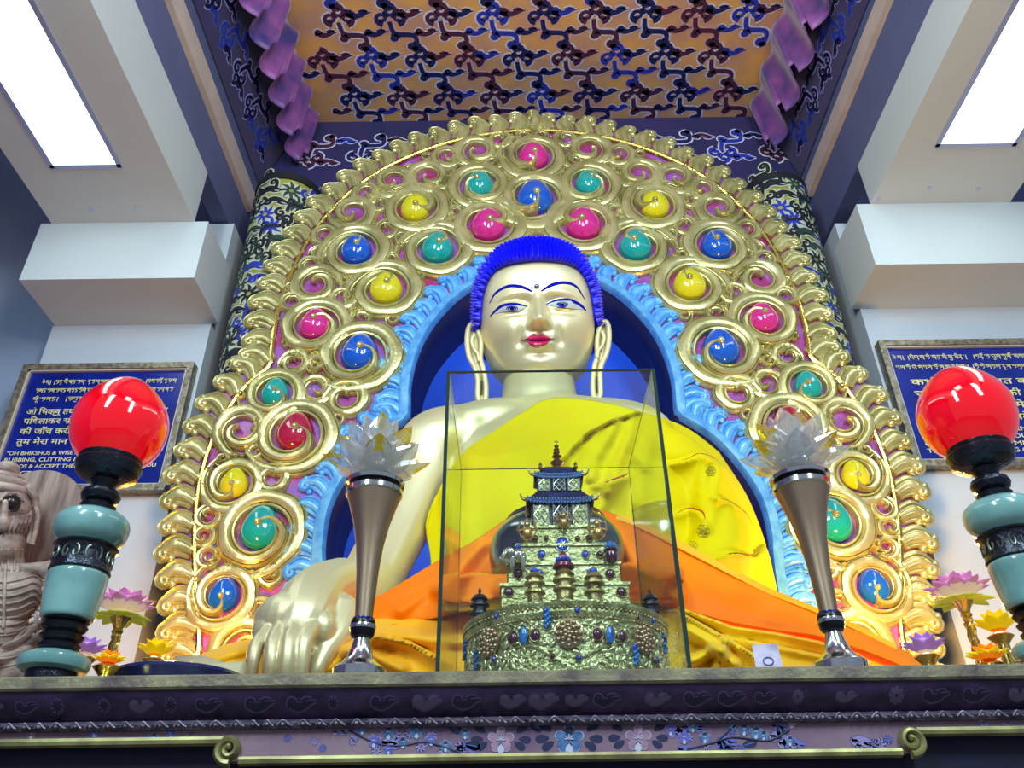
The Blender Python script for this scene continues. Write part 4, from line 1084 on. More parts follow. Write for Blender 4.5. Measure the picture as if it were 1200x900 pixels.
for (u, v, a) in ((556, 845, -.9), (535, 852, -1.2), (525, 848, .6), (545, 872, .2), (905, 846, -.7), (912, 850, 1.2), (842, 878, .1), (870, 874, -.3), (620, 848, .4), (714, 847, -.4), (845, 868, 1.2)):
    m = MB(); petal(m, u, v, a, 18, 7, 0); petal(m, u, v, a, 16, 1, 1, .0004, 6); m.build('painted_leaf', [PD, PB], table, smooth=False)

# ================================================================ lathe helper in photo rows
def rows(axis_u, axis_v, Y, lst):
    """lst of (row, halfwidth px) -> [(r, z)] above the table, axis through (axis_u, axis_v)"""
    X = P(axis_u, axis_v, Y).x; out = []
    for v, hw in lst:
        u = axis_u
        for _ in range(6):
            q = P(u, v, Y); u += (X-q.x)*scl(u, v, Y)
        out.append((hw/scl(u, v, Y), P(u, v, Y).z-ZT))
    return X, out
# ---- crystal lotus candle holders
BRZ = mat('brushed_bronze', srgb(186, 160, 132), .38, .95, bump=.05, bscale=200, stretch=(1, 1, .02)); CHR = mat('polished_silver', srgb(214, 216, 214), .15, 1)
BLKB = mat('black_band', srgb(18, 16, 26), .25, .2); CRY = crystal_mat('clear_crystal', (.97, .98, 1, 1))
CRYY = crystal_mat('amber_crystal', srgb(255, 232, 40))
Yc = 1.56
X, pr = rows(421, 783, Yc, [(792, 31), (785, 31), (782, 28), (778, 22), (771, 16), (760, 12), (750, 9.5), (747, 9)])
X, mid_ = rows(421, 783, Yc, [(747, 12), (744, 14), (738, 15), (733, 15), (728, 14), (725, 12)])
X, stem = rows(421, 783, Yc, [(725, 10.5), (700, 11.5), (670, 13), (640, 16), (615, 21), (595, 27), (583, 31)])
X, cup = rows(421, 783, Yc, [(583, 30), (581, 33), (576, 33), (574, 30)])
X, cup2 = rows(421, 783, Yc, [(573, 30), (571, 34), (567, 35), (565, 32), (562, 24)])
cl = thing('crystal_lotus_holder', (X, Yc, ZT), 'clear crystal lotus on a tall bronze stem, left of the glass case', 'candle holder', 'crystal lotus holders')
def lathe_part(name, pr, mt, root, cx, cy, seg=40):
    m = MB(); m.lathe([(max(r, .0005), z) for r, z in pr], (cx, cy, ZT), seg); return m.build(name, mt, root, auto=35)
pr[0] = (pr[0][0], 0)
lathe_part('base', pr, CHR, cl, X, Yc); lathe_part('stem', stem, BRZ, cl, X, Yc)
c_ = lathe_part('collar', mid_, BLKB, cl, X, Yc)
m = MB(); zc = (mid_[2][1]+mid_[3][1])/2; m.lathe([(mid_[2][0]*1.01, zc-.004), (mid_[2][0]*1.06, zc), (mid_[2][0]*1.01, zc+.004)], (X, Yc, ZT), 40); m.build('silver_ring', CHR, c_)
m = MB(); zc = mid_[0][1]; m.lathe([(mid_[0][0]*1.08, mid_[-1][1]-.004), (mid_[-1][0]*1.05, mid_[-1][1])], (X, Yc, ZT), 40); m.build('blue_ring', mat('blue_ring', srgb(50, 60, 190), .2, .8), c_)
lathe_part('cup', cup, CHR, cl, X, Yc)
kz = cup[-1][1]; lathe_part('cup_band', [(cup[-1][0]*.97, kz-.001), (cup[-1][0]*.97, kz+.006)], BLKB, cl, X, Yc); lathe_part('cup_rim', [(cup2[0][0], kz+.006)]+cup2[1:], CHR, cl, X, Yc)
ztop = ZT+cup2[-1][1]
def crystal_petal(c, az, tilt, L, W, T, yellow):
    """faceted pointed petal leaving c at azimuth az, tilt from vertical"""
    d = Vector((math.cos(az)*math.sin(tilt), math.sin(az)*math.sin(tilt), math.cos(tilt))); s_ = Vector((-math.sin(az), math.cos(az), 0)); n_ = s_.cross(d)
    ring = [(0, .25, .5), (.18, .68, .9), (.42, 1, 1), (.68, .82, .8), (.88, .36, .4)]
    m = MB(); vs = []; fs = []; K = 8
    for t, w, h in ring:
        for k in range(K):
            a = 2*PI*k/K+PI/8; vs.append(c+d*(L*t)+s_*(W*w*math.cos(a))+n_*(T*h*math.sin(a)))
    vs.append(c+d*L); tip = len(vs)-1; mi = []
    for i in range(len(ring)-1):
        for k in range(K):
            k2 = (k+1) % K; fs.append((i*K+k, i*K+k2, (i+1)*K+k2, (i+1)*K+k)); mi.append(1 if (yellow and i >= 3 and k % 2) else 0)
    for k in range(K): fs.append(((len(ring)-1)*K+k, (len(ring)-1)*K+(k+1) % K, tip)); mi.append(1 if yellow else 0)
    fs.append(tuple(range(K-1, -1, -1))); mi.append(0)
    m.v = vs; m.f = fs; m.m = mi
    return m
ctr = Vector((X, Yc, ztop+.004))
for i in range(8):
    crystal_petal(ctr+Vector((0, 0, .004)), 2*PI*i/8+.2, math.radians(70), .122, .034, .016, i % 2 == 0).build('crystal_petal', [CRY, CRYY], cl, smooth=False)
for i in range(7):
    crystal_petal(ctr+Vector((0, 0, .016)), 2*PI*i/7+.45, math.radians(44), .120, .037, .017, i % 3 == 0).build('crystal_petal', [CRY, CRYY], cl, smooth=False)
for i in range(5):
    crystal_petal(ctr+Vector((0, 0, .022)), 2*PI*i/5, math.radians(17), .125, .036, .017, i % 3 == 1).build('crystal_petal', [CRY, CRYY], cl, smooth=False)
m = MB(); m.lathe([(.03, 0), (.034, .01), (.02, .02), (.004, .024)], ctr, 12); m.build('crystal_heart', CRY, cl, smooth=False)
c2 = copy_tree(cl); X2 = P(984, 776, Yc).x; c2.location = (X2, Yc, ZT); c2.rotation_euler = (0, 0, .35)
c2['label'] = 'clear crystal lotus on a tall bronze stem, right of the glass case'

# ---- red glass lamps on jade stands
JADE = mat('pale_jade', srgb(132, 180, 178), .22, 0, var=.4, vscale=9, col2=srgb(92, 140, 140), coat=.8)
DKB = mat('dark_bronze', srgb(52, 56, 66), .25, .85, bump=.25, bscale=120)
REDG = mat('glowing_red_glass', srgb(190, 0, 12), .08, 0, coat=1, emit=.5, ecol=(1, .0, .015, 1))
Yj = 1.57; jx, jv = 62, 783
X, ft = rows(jx, jv, Yj, [(800, 27), (790, 28), (787, 27)]); ft[0] = (ft[0][0], 0)
J = thing('red_glass_lamp', (X, Yj, ZT), 'red egg-shaped glass lamp on a jade and bronze stand, at the left of the table', 'lamp', 'red lamps on jade stands')
lathe_part('foot', ft, DKB, J, X, Yj)
for nm, L, mt in (('jade_base', [(788, 33), (785, 38), (779, 40), (773, 39), (768, 33), (765, 24)], JADE),
                  ('ringed_shaft', [(764, 18), (761, 23), (757, 24), (754, 19), (750, 23), (746, 25), (743, 20), (739, 24), (735, 26), (731, 22), (729, 26), (726, 24)], DKB),
                  ('jade_barrel', [(727, 25), (725, 29), (715, 30.5), (700, 32), (685, 33), (675, 33), (672, 30)], JADE),
                  ('jade_bulge', [(643, 28), (638, 32), (632, 38), (624, 41), (615, 41), (608, 37), (603, 29), (600, 20)], JADE),
                  ('baluster', [(601, 14), (598, 19), (594, 20), (590, 15), (587, 20), (582, 22), (577, 20), (573, 12), (568, 14), (564, 18)], DKB),
                  ('lamp_cup', [(566, 14), (562, 26), (557, 34), (551, 36), (547, 37), (543, 34), (541, 35), (538, 35), (537, 30)], DKB),
                  ('red_globe', [(545, 24), (541, 33), (534, 41), (524, 48), (512, 52), (500, 53), (488, 51), (476, 45), (466, 37), (457, 27), (451, 18), (447, 8), (445.5, 1)], REDG)):
    X, q = rows(jx, jv, Yj, L)
    q = [(max(.0006, a[0]), a[1]) for a in cat(q, 3)] if nm in ('jade_bulge', 'red_globe', 'jade_barrel') else q
    lathe_part(nm, q, mt, J, X, Yj, 48)
X, q = rows(jx, jv, Yj, [(673, 31), (671, 34), (668, 33), (655, 31), (645, 33), (643, 36), (640, 33)])
cb = lathe_part('carved_band', q, DKB, J, X, Yj)
m = MB(); zb0 = q[2][1]; zb1 = q[4][1]; rb = q[3][0]
for k in range(8):
    a = 2*PI*k/8
    for s in (-1, 1):
        pts = []
        for i in range(14):
            t = i/13; aa = a+s*(.16+.14*math.sin(t*5)*(1-t*.6)); zz = lerp(zb0+.004, zb1-.004, .5+.42*math.cos(t*5.2)*(1-.4*t))
            pts.append((X+(rb+.002)*math.cos(aa), Yj+(rb+.002)*math.sin(aa), ZT+zz))
        m.tube(pts, .0022, 5)
m.build('band_carving', mat('bronze_highlight', srgb(120, 128, 120), .3, .9), cb)
J2 = copy_tree(J)
gz = P(136, 497, Yj).z-ZT
u = 1133; XR_ = P(1133, 490, Yj).x
J2.location = (XR_, Yj, ZT); J2.rotation_euler = (0, 0, .5); J2['label'] = 'red egg-shaped glass lamp on a jade and bronze stand, at the right of the table'

# ---- glass display case
GL = glass_mat('case_glass', (.97, 1, .985, 1)); GE = mat('dark_glass_edge', srgb(26, 52, 44), .15, 0, coat=1)
Yg0, Yg1 = 1.525, 2.0
gx0, gx1 = P(513, 785, Yg0).x, P(808, 783, Yg0).x; gzt = P(645, 435.5, Yg0).z
case = thing('glass_case', ((gx0+gx1)/2, (Yg0+Yg1)/2, ZT), 'clear frameless glass display case standing over the jewelled reliquary', 'display case')
th = .004
for nm, a, b in (('pane', (gx0, Yg0, ZT), (gx1, Yg0+th, gzt)), ('pane', (gx0, Yg1-th, ZT), (gx1, Yg1, gzt)), ('pane', (gx0, Yg0+th, ZT), (gx0+th, Yg1-th, gzt)), ('pane', (gx1-th, Yg0+th, ZT), (gx1, Yg1-th, gzt)), ('top_pane', (gx0, Yg0, gzt), (gx1, Yg1, gzt+th))):
    m = MB(); m.bbox(a, b); m.build(nm, GL, case, smooth=False)
e = .0026
for a, b, rr in (((gx0, Yg0, ZT), (gx0, Yg0, gzt), .0042), ((gx1, Yg0, ZT), (gx1, Yg0, gzt), .0042), ((gx0, Yg0, gzt), (gx1, Yg0, gzt), .003), ((gx0, Yg1, gzt), (gx1, Yg1, gzt), .0016), ((gx0, Yg0, gzt), (gx0, Yg1, gzt), .0012), ((gx1, Yg0, gzt), (gx1, Yg1, gzt), .0012),
                 ((gx0, Yg1, ZT), (gx0, Yg1, gzt), .0012), ((gx1, Yg1, ZT), (gx1, Yg1, gzt), .0012)):
    m = MB(); m.bbox([min(a[i], b[i])-rr*.9 if i < 2 else min(a[i], b[i]) for i in range(3)], [max(a[i], b[i])+rr*.9 if i < 2 else max(a[i], b[i])+(rr if a[2] == b[2] else 0) for i in range(3)]); m.build('glass_edge', GE, case, smooth=False)
# ================================================================ jewelled reliquary inside the case
Yr = 1.765
SG = mat('pale_silver_gilt', srgb(200, 200, 148), .34, .75, var=.5, vscale=30, col2=srgb(140, 138, 90), bump=.5, bscale=110)
SG2 = mat('warm_silver_gilt', srgb(186, 168, 118), .32, .8, var=.4, vscale=30, col2=srgb(120, 104, 60), bump=.3, bscale=150)
GM = mat('garnet_cabochon', srgb(70, 20, 52), .12, 0, coat=1); GB = mat('lapis_cabochon', srgb(24, 66, 190), .15, 0, coat=1); GTq = mat('turquoise_cluster', srgb(40, 128, 196), .2, 0, var=.8, vscale=120, col2=srgb(20, 60, 170), coat=1)
ENB = mat('dark_blue_enamel', srgb(30, 46, 104), .25, .3, var=.5, vscale=60, col2=srgb(16, 22, 60), coat=.6); LIG = mat('light_blue_enamel', srgb(90, 130, 190), .3, .2)
DKS = mat('blackened_silver', srgb(60, 60, 70), .3, .8, bump=.3, bscale=150)
Xr = P(662, 745, Yr).x; R = 120/scl(661, 745, Yr)
zr = P(661, 702, Yr-R).z
rel = thing('jewelled_reliquary', (Xr, Yr, ZT), 'round silver gilt mandala palace with gems and blue pagoda roofs inside the glass case', 'reliquary')
hD = zr-ZT
m = MB(); m.lathe([(R*.97, 0), (R*.985, .006), (R*.96, .012), (R*.955, hD*.35), (R*.96, hD*.72), (R*.97, hD*.80), (R*.985, hD*.84), (R*.985, hD*.87), (R*.975, hD*.9), (R*1.0, hD*.96), (R*1.0, hD), (R*.96, hD*1.005), (R*.9, hD*.99), (R*.5, hD*.98)], (Xr, Yr, ZT), 96)
m.build('drum', SG, rel, auto=35)
def dp(th, z, o=0): return Vector((Xr+(R*.958+o)*math.sin(th), Yr-(R*.958+o)*math.cos(th), ZT+z))
def don(u, v):
    """point of the drum wall seen at (u, v) as (angle, height)"""
    d = ray(u, v); a = d.x**2+d.y**2; bx = CAM.x-Xr; by = CAM.y-Yr; b = 2*(bx*d.x+by*d.y); c = bx*bx+by*by-(R*.96)**2
    D = b*b-4*a*c
    if D < 0: return None
    q = CAM+d*((-b-math.sqrt(D))/(2*a)); return math.atan2(q.x-Xr, Yr-q.y), q.z-ZT
m = MB()
for row, (zf, rr, k) in enumerate(((.90, .0032, 130), (.78, .0026, 150), (.06, .003, 120))):
    for i in range(k):
        a = 2*PI*i/k; m.ell((Xr+R*(.985 if row != 1 else .972)*math.sin(a), Yr-R*(.985 if row != 1 else .972)*math.cos(a), ZT+hD*zf), rr, nu=6, nv=5)
o = m.build('bead_rows', SG2, rel); o['kind'] = 'stuff'
m = MB(); rng = random.Random(21)
for i in range(620):
    th_ = rng.uniform(-PI*.62, PI*.62); z = hD*rng.uniform(.10, .74); a = rng.random()*PI; p = dp(th_, z, .001)
    t = Vector((math.cos(th_), math.sin(th_), 0)); n = Vector((math.sin(th_), -math.cos(th_), 0)); u_ = Vector((0, 0, 1))
    Rm = Matrix((t*math.cos(a)+u_*math.sin(a), n, -t*math.sin(a)+u_*math.cos(a))).transposed(); L = rng.uniform(.005, .010)
    m.ell(p, (L, .0035, L*.42), nu=7, nv=5, R=Rm)
o = m.build('foliage_relief', mat('foliage_silver', srgb(206, 206, 160), .3, .7), rel); o['kind'] = 'stuff'
# flowing stems
for pts in ([(578, 722), (600, 722), (620, 730), (634, 742)], [(584, 723), (605, 736), (622, 745)], [(760, 722), (735, 720), (712, 724), (690, 735)], [(755, 730), (730, 728), (706, 738)], [(600, 760), (622, 758), (645, 768)], [(680, 772), (705, 760), (735, 752)], [(560, 760), (580, 770), (600, 774)]):
    q = [don(*p) for p in pts]
    if None in q: continue
    m = MB(); m.tube([dp(a[0], a[1], .003) for a in cat(q, 6)], .0018, 6); m.build('scroll_stem', SG, rel)
for (u, v) in ((575, 753), (666, 743), (753, 750), (538+8, 760)):
    q = don(u, v)
    if q is None: continue
    m = MB(); th_, z = q; n = Vector((math.sin(th_), -math.cos(th_), 0)); t = Vector((math.cos(th_), math.sin(th_), 0)); u_ = Vector((0, 0, 1))
    c = dp(th_, z, .002); r = .028
    m.lathe([(r, 0), (r, .003), (r*.86, .004), (r*.3, .005)], c, 24, axis=n)
    for ringn, rr, pr_ in ((12, .8, .0055), (8, .5, .006), (5, .24, .0055)):
        for k in range(ringn):
            a = 2*PI*k/ringn; m.ell(c+t*(r*rr*math.cos(a))+u_*(r*rr*math.sin(a))+n*(.004+.003*(1-rr)), pr_*.9, nu=8, nv=5)
    m.ell(c+n*.008, .005, nu=8, nv=6); m.build('rosette', mat('copper_rosette', srgb(176, 150, 120), .3, .8), rel)
def gem(u, v, wpx, hpx, mt, cluster=0, name='gem'):
    q = don(u, v)
    if q is None: return
    th_, z = q; n = Vector((math.sin(th_), -math.cos(th_), 0)); t = Vector((math.cos(th_), math.sin(th_), 0)); u_ = Vector((0, 0, 1)); Rm = Matrix((t, n, u_)).transposed()
    k = 1/560; c = dp(th_, z, .004); m = MB()
    if cluster:
        rng = random.Random(int(u))
        for i in range(cluster):
            yy = (i/(cluster-1)-.5)*hpx*k*1.6; xx = ((i % 3)-1)*wpx*k*.45; m.ell(c+t*xx+u_*yy+n*.003, 2.4*k, nu=8, nv=6)
    else: m.ell(c, (wpx*k, .006, hpx*k), nu=14, nv=9, R=Rm)
    m.build(name, mt, rel)
    if not cluster:
        m = MB(); m.tube([c+Rm @ Vector((wpx*k*1.1*math.cos(a), .001, hpx*k*1.1*math.sin(a))) for a in [2*PI*i/18 for i in range(18)]], .0012, 5, closed=True); m.build('gem_setting', SG2, rel)
for (u, v) in ((602, 748), (628, 745), (699.5, 744), (728, 746)): gem(u, v, 5.5, 6, GM)
for (u, v) in ((614, 746), (714, 745)): gem(u, v, 5, 10, GTq)
for (u, v) in ((583.5, 723), (676, 716), (678.6, 771), (762, 728), (768, 774), (581, 773)): gem(u, v, 3, 3.2, GB)
for (u, v) in ((564, 730), (745, 724), (648, 770)): gem(u, v, 2.6, 2.8, GM)
for (u, v, n_) in ((642, 725, 11), (743, 768, 11), (561, 775, 8), (776, 755, 8), (548, 762, 8)): gem(u, v, 5, 12, GTq, n_, 'gem_cluster')
# ---- stepped palace
TI = [(683, 75), (659, 66), (637, 55), (616, 43)]
zprev = hD*.97; front = []
for k, (vt, hw) in enumerate(TI):
    w = hw/scl(661, vt, Yr-.1); yfr = Yr-w*.62; zt_ = P(661, vt, yfr).z-ZT
    m = MB(); m.bbox((Xr-w, yfr, ZT+zprev), (Xr+w, Yr+w*.62, ZT+zt_-.006)); m.bbox((Xr-w-.004, yfr-.004, ZT+zt_-.006), (Xr+w+.004, Yr+w*.62+.004, ZT+zt_))
    m.build('terrace', SG, rel, smooth=False)
    front.append((w, yfr, zprev, zt_)); zprev = zt_
def gemf(u, v, k, wpx, hpx, mt):
    w, yfr, a, b = front[k]; c = P(u, v, yfr-.001); m = MB(); s_ = 1/600; m.ell(c, (wpx*s_, .005, hpx*s_), nu=14, nv=9); m.build('gem', mt, rel)
    m = MB(); m.tube([c+Vector((wpx*s_*1.1*math.cos(t), -.001, hpx*s_*1.1*math.sin(t))) for t in [2*PI*i/18 for i in range(18)]], .0011, 5, closed=True); m.build('gem_setting', SG2, rel)
for (u, v, k, a, b, mt) in ((596, 694, 0, 5.5, 6, GM), (728, 694, 0, 5.5, 6, GM), (607, 673, 1, 5.5, 6, GM), (715, 673, 1, 5.5, 6, GM), (632, 671, 1, 4, 3.5, GB), (692, 670, 1, 4, 3.5, GB), (635, 650, 2, 4.4, 5.5, GB), (686, 650, 2, 4.4, 5, GB), (703, 650, 2, 3.6, 4, GM),
                         (627, 631, 3, 3.6, 4, GM), (640, 631, 3, 2.5, 3, GM), (677, 631, 3, 2.5, 3, GM), (690, 631, 3, 3.6, 4, GM)): gemf(u, v, k, a, b, mt)
# ribbed turrets in front of the terraces and on the rim
def turret(u, vb, vt, hw, Y, top, zbase=None):
    Xt = P(u, vb, Y).x; z0 = P(u, vb, Y).z if zbase is None else ZT+zbase; z1 = P(u, vt, Y).z; h_ = z1-z0; r = hw/scl(u, vt, Y)
    m = MB(); m.lathe([(r*.75, 0), (r*.75, h_*.42), (r*1.05, h_*.46), (r*1.0, h_*.52), (r*.7, h_*.54), (r*.72, h_*.66), (r*1.05, h_*.70), (r, h_*.76), (r*.72, h_*.78), (r*.7, h_*.84), (r*.95, h_*.88), (r*.6, h_), (r*.1, h_*1.04)], (Xt, Y, z0), 24)
    o = m.build('turret', SG2 if top else DKS, rel, auto=30)
    m = MB()
    if top == 'b': m.ell((Xt, Y, z1+.004), (r*.45, r*.45, r*.4), nu=12, nv=8); m.build('dome', GB, rel)
    elif top == 'v':
        m.lathe([(r*.6, 0), (r*1.0, .006), (r*.95, .012), (r*.4, .018), (r*.5, .024), (r*.35, .034), (r*.05, .042)], (Xt, Y, z1-.002), 18); m.build('dome', [mat('garnet_enamel', srgb(120, 50, 70), .25, .4)], rel)
        for k in range(5):
            a = -PI*.9+PI*.8*k/4; m = MB(); m.ell((Xt+r*.62*math.cos(a), Y+r*.62*math.sin(a), z1+.020), (.0035, .0035, .006), nu=8, nv=6); m.build('gem', GB, rel)
    else: m.lathe([(r*.3, 0), (r*.1, .006), (r*.2, .01), (r*.02, .018)], (Xt, Y, z1), 10); m.build('dome', DKS, rel)
yt = Yr-R*.80
turret(627, 699, 672, 12, yt+.02, 'b', hD*.97); turret(662, 698, 668, 13, yt, 'v', hD*.97); turret(697, 698, 672, 12, yt+.02, 'b', hD*.97)
turret(562, 715, 698, 11, Yr-.02, None, hD*.96); turret(763, 713, 698, 10, Yr-.02, None, hD*.96)
# blue lozenge medallions on the axis
def medal(u, v, Y, w, h_):
    c = P(u, v, Y); s_ = 1/600; m = MB(); m.prism([c+Vector((w*s_*x, 0, h_*s_*z)) for x, z in ((0, 1), (.6, .75), (1, 0), (.6, -.75), (0, -1), (-.6, -.75), (-1, 0), (-.6, .75))], (0, .006, 0)); o = m.build('medallion', GB, rel, smooth=False)
    m = MB()
    for a in range(4):
        t = a*PI/4; m.tube([c+Vector((w*s_*.55*math.cos(t), -.002, h_*s_*.55*math.sin(t))), c-Vector((w*s_*.55*math.cos(t), .002, h_*s_*.55*math.sin(t)))], .001, 5)
    m.tube([c+Vector((w*s_*1.0*math.cos(t), -.001, h_*s_*math.sin(t))) for t in [2*PI*i/20 for i in range(20)]], .0014, 5, closed=True); m.build('medallion_tracery', mat('silver_tracery', srgb(210, 214, 200), .3, .8), o)
medal(659, 638, front[3][1]-.014, 9, 10)
# ---- pagoda
def slab(name, z0, z1, w0, w1, mt, d=.66):
    m = MB(); m.add([(Xr+sx*w, Yr+sy*w*d, ZT+z) for z, w in ((z0, w0), (z1, w1)) for sx, sy in ((-1, -1), (1, -1), (1, 1), (-1, 1))], [(0, 3, 2, 1), (4, 5, 6, 7), (0, 1, 5, 4), (1, 2, 6, 5), (2, 3, 7, 6), (3, 0, 4, 7)]); return m.build(name, mt, rel, smooth=False)
def rz(v, w): return P(661, v, Yr-w*.66).z-ZT
sc_ = 1/scl(661, 600, Yr)
w1_, w2_, w3_, w4_ = 33*sc_, 39*sc_, 26*sc_, 29*sc_
za = rz(590, w1_); zb = rz(578, w2_); zc = rz(560, w3_); zd = rz(546, w4_)
slab('pagoda_storey', zprev, za, w1_, w1_, DKS)
# window lattices and pillars
def lattice(zlo, zhi, w, n):
    for k in range(n):
        x0 = Xr-w+2*w*(k+.12)/n; x1 = Xr-w+2*w*(k+.88)/n; y = Yr-w*.66-.002
        m = MB(); m.bbox((x0, y, ZT+zlo), (x1, y+.004, ZT+zhi)); f = m.build('window_panel', SG if k != n//2 else DKS, rel, smooth=False)
        m = MB()
        for a, b in (((x0, zlo), (x1, zhi)), ((x0, zhi), (x1, zlo)), ((x0, zlo), (x0, zhi)), ((x1, zlo), (x1, zhi)), (((x0+x1)/2, zlo), (x1, (zlo+zhi)/2)), (((x0+x1)/2, zlo), (x0, (zlo+zhi)/2)), (((x0+x1)/2, zhi), (x1, (zlo+zhi)/2)), (((x0+x1)/2, zhi), (x0, (zlo+zhi)/2))):
            m.tube([(a[0], y-.002, ZT+a[1]), (b[0], y-.002, ZT+b[1])], .0011, 5)
        m.build('lattice', mat('silver_tracery', srgb(210, 214, 200), .3, .8), f)
lattice(zprev+.003, za-.004, w1_, 3)
def roof(z0, z1, w, wt):
    m = MB(); d = .66
    n = 14
    # swept roof : front, sides from the eave up to the ridge platform
    def fn(a, b):
        q = a*4; k = int(q) % 4; f = q-int(q); cs = [(-1, -1), (1, -1), (1, 1), (-1, 1)]; A = cs[k]; Bq = cs[(k+1) % 4]
        ww = lerp(w*1.0, wt, b**.7); x = lerp(A[0], Bq[0], f)*ww; y = lerp(A[1], Bq[1], f)*ww*d
        lift = .010*(abs(2*f-1)**4)*(1-b)
        return (Xr+x, Yr+y, ZT+lerp(z0, z1, b)+lift)
    m.grid(fn, 4*n, 6, wu=True); o = m.build('roof', ENB, rel, auto=0, solid=.003)
    m = MB(); k = 22
    for row, (zz, r_) in enumerate(((z0-.001, .0032), (z0+.008, .0026))):
        for i in range(k):
            x = lerp(-w, w, (i+.5)/k); m.ell((Xr+x, Yr-w*d-.001, ZT+zz+.008*abs(x/w)**4), r_, nu=6, nv=5)
    m.build('eave_beads', LIG, o)
    m = MB(); m.tube([(Xr+x, Yr-w*d-.003+(0), ZT+z0+.0035+(.003 if i % 2 else -.003)+.008*abs(x/w)**4) for i, x in enumerate([lerp(-w, w, j/44) for j in range(45)])], .0014, 5); m.build('zigzag', LIG, o)
    for sx in (-1, 1):
        m = MB(); m.tube([Vector(tuple(q)) for q in cat([(Xr+sx*w*.96, Yr-w*d, ZT+z0+.006), (Xr+sx*(w+.008), Yr-w*d-.004, ZT+z0+.008), (Xr+sx*(w+.014), Yr-w*d-.006, ZT+z0+.020)], 4)], [.004, .004, .004, .004, .0035, .003, .0025, .002, .001], 7); m.build('eave_horn', SG2, o)
roof(za, zb+.012, w2_, w3_*1.0)
slab('pagoda_storey', zb+.006, zc, w3_, w3_, ENB); lattice(zb+.014, zc-.003, w3_, 3)
roof(zc, zd+.004, w4_, w4_*.55)
slab('roof_platform', zd+.002, zd+.008, w4_*.6, w4_*.5, SG2)
fz0 = zd+.006; fh = rz(515, .0)-fz0
m = MB(); m.lathe([(r*1.2, fz0+fh*t) for t, r in ((0, .010), (.06, .012), (.12, .006), (.18, .010), (.25, .014), (.33, .007), (.40, .005), (.45, .010), (.5, .005), (.56, .008), (.61, .004), (.67, .0065), (.72, .003), (.78, .005), (.83, .0015), (1, .0008))], (Xr, Yr, ZT), 20)
m.box((Xr, Yr, ZT+fz0+fh*.93), (.010, .002, .0025)); m.build('finial', mat('bronze_finial', srgb(150, 120, 80), .3, .9), rel)
for sx in (-1, 1):
    m = MB(); m.lathe([(.004, 0), (.006, .004), (.003, .009), (.0045, .013), (.001, .020)], (Xr+sx*w4_*.72, Yr-w4_*.5, ZT+zd-.004), 10); m.build('small_finial', SG2, rel)
# ---- figures on the terraces
def figure(u, v, Y, mt, name, h_=.045):
    c = P(u, v, Y); m = MB(); q = h_
    m.ell(c+Vector((0, 0, q*.30)), (q*.22, q*.18, q*.3), nu=10, nv=8); m.ell(c+Vector((0, 0, q*.75)), (q*.15, q*.15, q*.17), nu=10, nv=8); m.lathe([(q*.16, 0), (q*.12, q*.1), (q*.02, q*.25)], c+Vector((0, 0, q*.85)), 8)
    for s in (-1, 1):
        m.tube([c+Vector((s*q*.18, 0, q*.52)), c+Vector((s*q*.42, -q*.1, q*.42)), c+Vector((s*q*.36, -q*.2, q*.75))], [q*.07, q*.06, q*.05], 6, round_=True)
        m.tube([c+Vector((s*q*.08, 0, q*.1)), c+Vector((s*q*.3, -q*.2, q*.05)), c+Vector((s*q*.12, -q*.2, -q*.12))], [q*.1, q*.08, q*.06], 6, round_=True)
        m.tube([c+Vector((s*q*.3, q*.05, q*.2)), c+Vector((s*q*.5, q*.05, q*.5)), c+Vector((s*q*.35, q*.05, q*.95))], q*.035, 5)
    m.build(name, mt, rel)
FG = mat('antique_gold_figure', srgb(196, 160, 100), .3, .85)
figure(618, 632, front[3][1]-.02, FG, 'guardian_figure'); figure(701, 631, front[3][1]-.02, FG, 'guardian_figure'); figure(661, 618, front[3][1]-.012, FG, 'guardian_figure', .038)
# elephant
c = P(605, 655, front[2][1]-.022); m = MB(); q = .03
m.ell(c+Vector((.004, 0, .006)), (q*.6, q*.45, q*.55), nu=14, nv=10); m.ell(c+Vector((-.014, -.006, .012)), (q*.36, q*.34, q*.38), nu=12, nv=8)
m.tube([c+Vector((-.020, -.012, .014)), c+Vector((-.027, -.015, .002)), c+Vector((-.030, -.016, -.01)), c+Vector((-.034, -.017, -.004))], [.006, .0045, .0032, .0025], 8, round_=True)
for dx, dy in ((-.008, -.007), (.014, -.007), (-.008, .008), (.014, .008)): m.tube([c+Vector((dx, dy, 0)), c+Vector((dx, dy, -.020))], [.0055, .005], 8, round_=True)
for s in (-1, 1): m.ell(c+Vector((-.010, s*.010-.004, .012)), (.006, .002, .008), nu=8, nv=6)
m.build('elephant_figure', mat('silver_figure', srgb(196, 190, 180), .2, .9), rel)
m = MB(); m.ell(c+Vector((.004, 0, .026)), .0065, nu=10, nv=8); m.build('gem', GB, rel)
c = P(716, 648, front[2][1]-.018)
for nm, pr_, mt in (('treasure_vase', [(.006, -.022), (.013, -.016), (.015, -.006), (.012, .002)], GM), ('vase_band', [(.013, .002), (.016, .006), (.013, .010)], GM), ('vase_lid', [(.013, .010), (.014, .014), (.010, .022), (.002, .026)], GTq)):
    m = MB(); m.lathe(pr_, c, 18); m.build(nm, mt, rel)

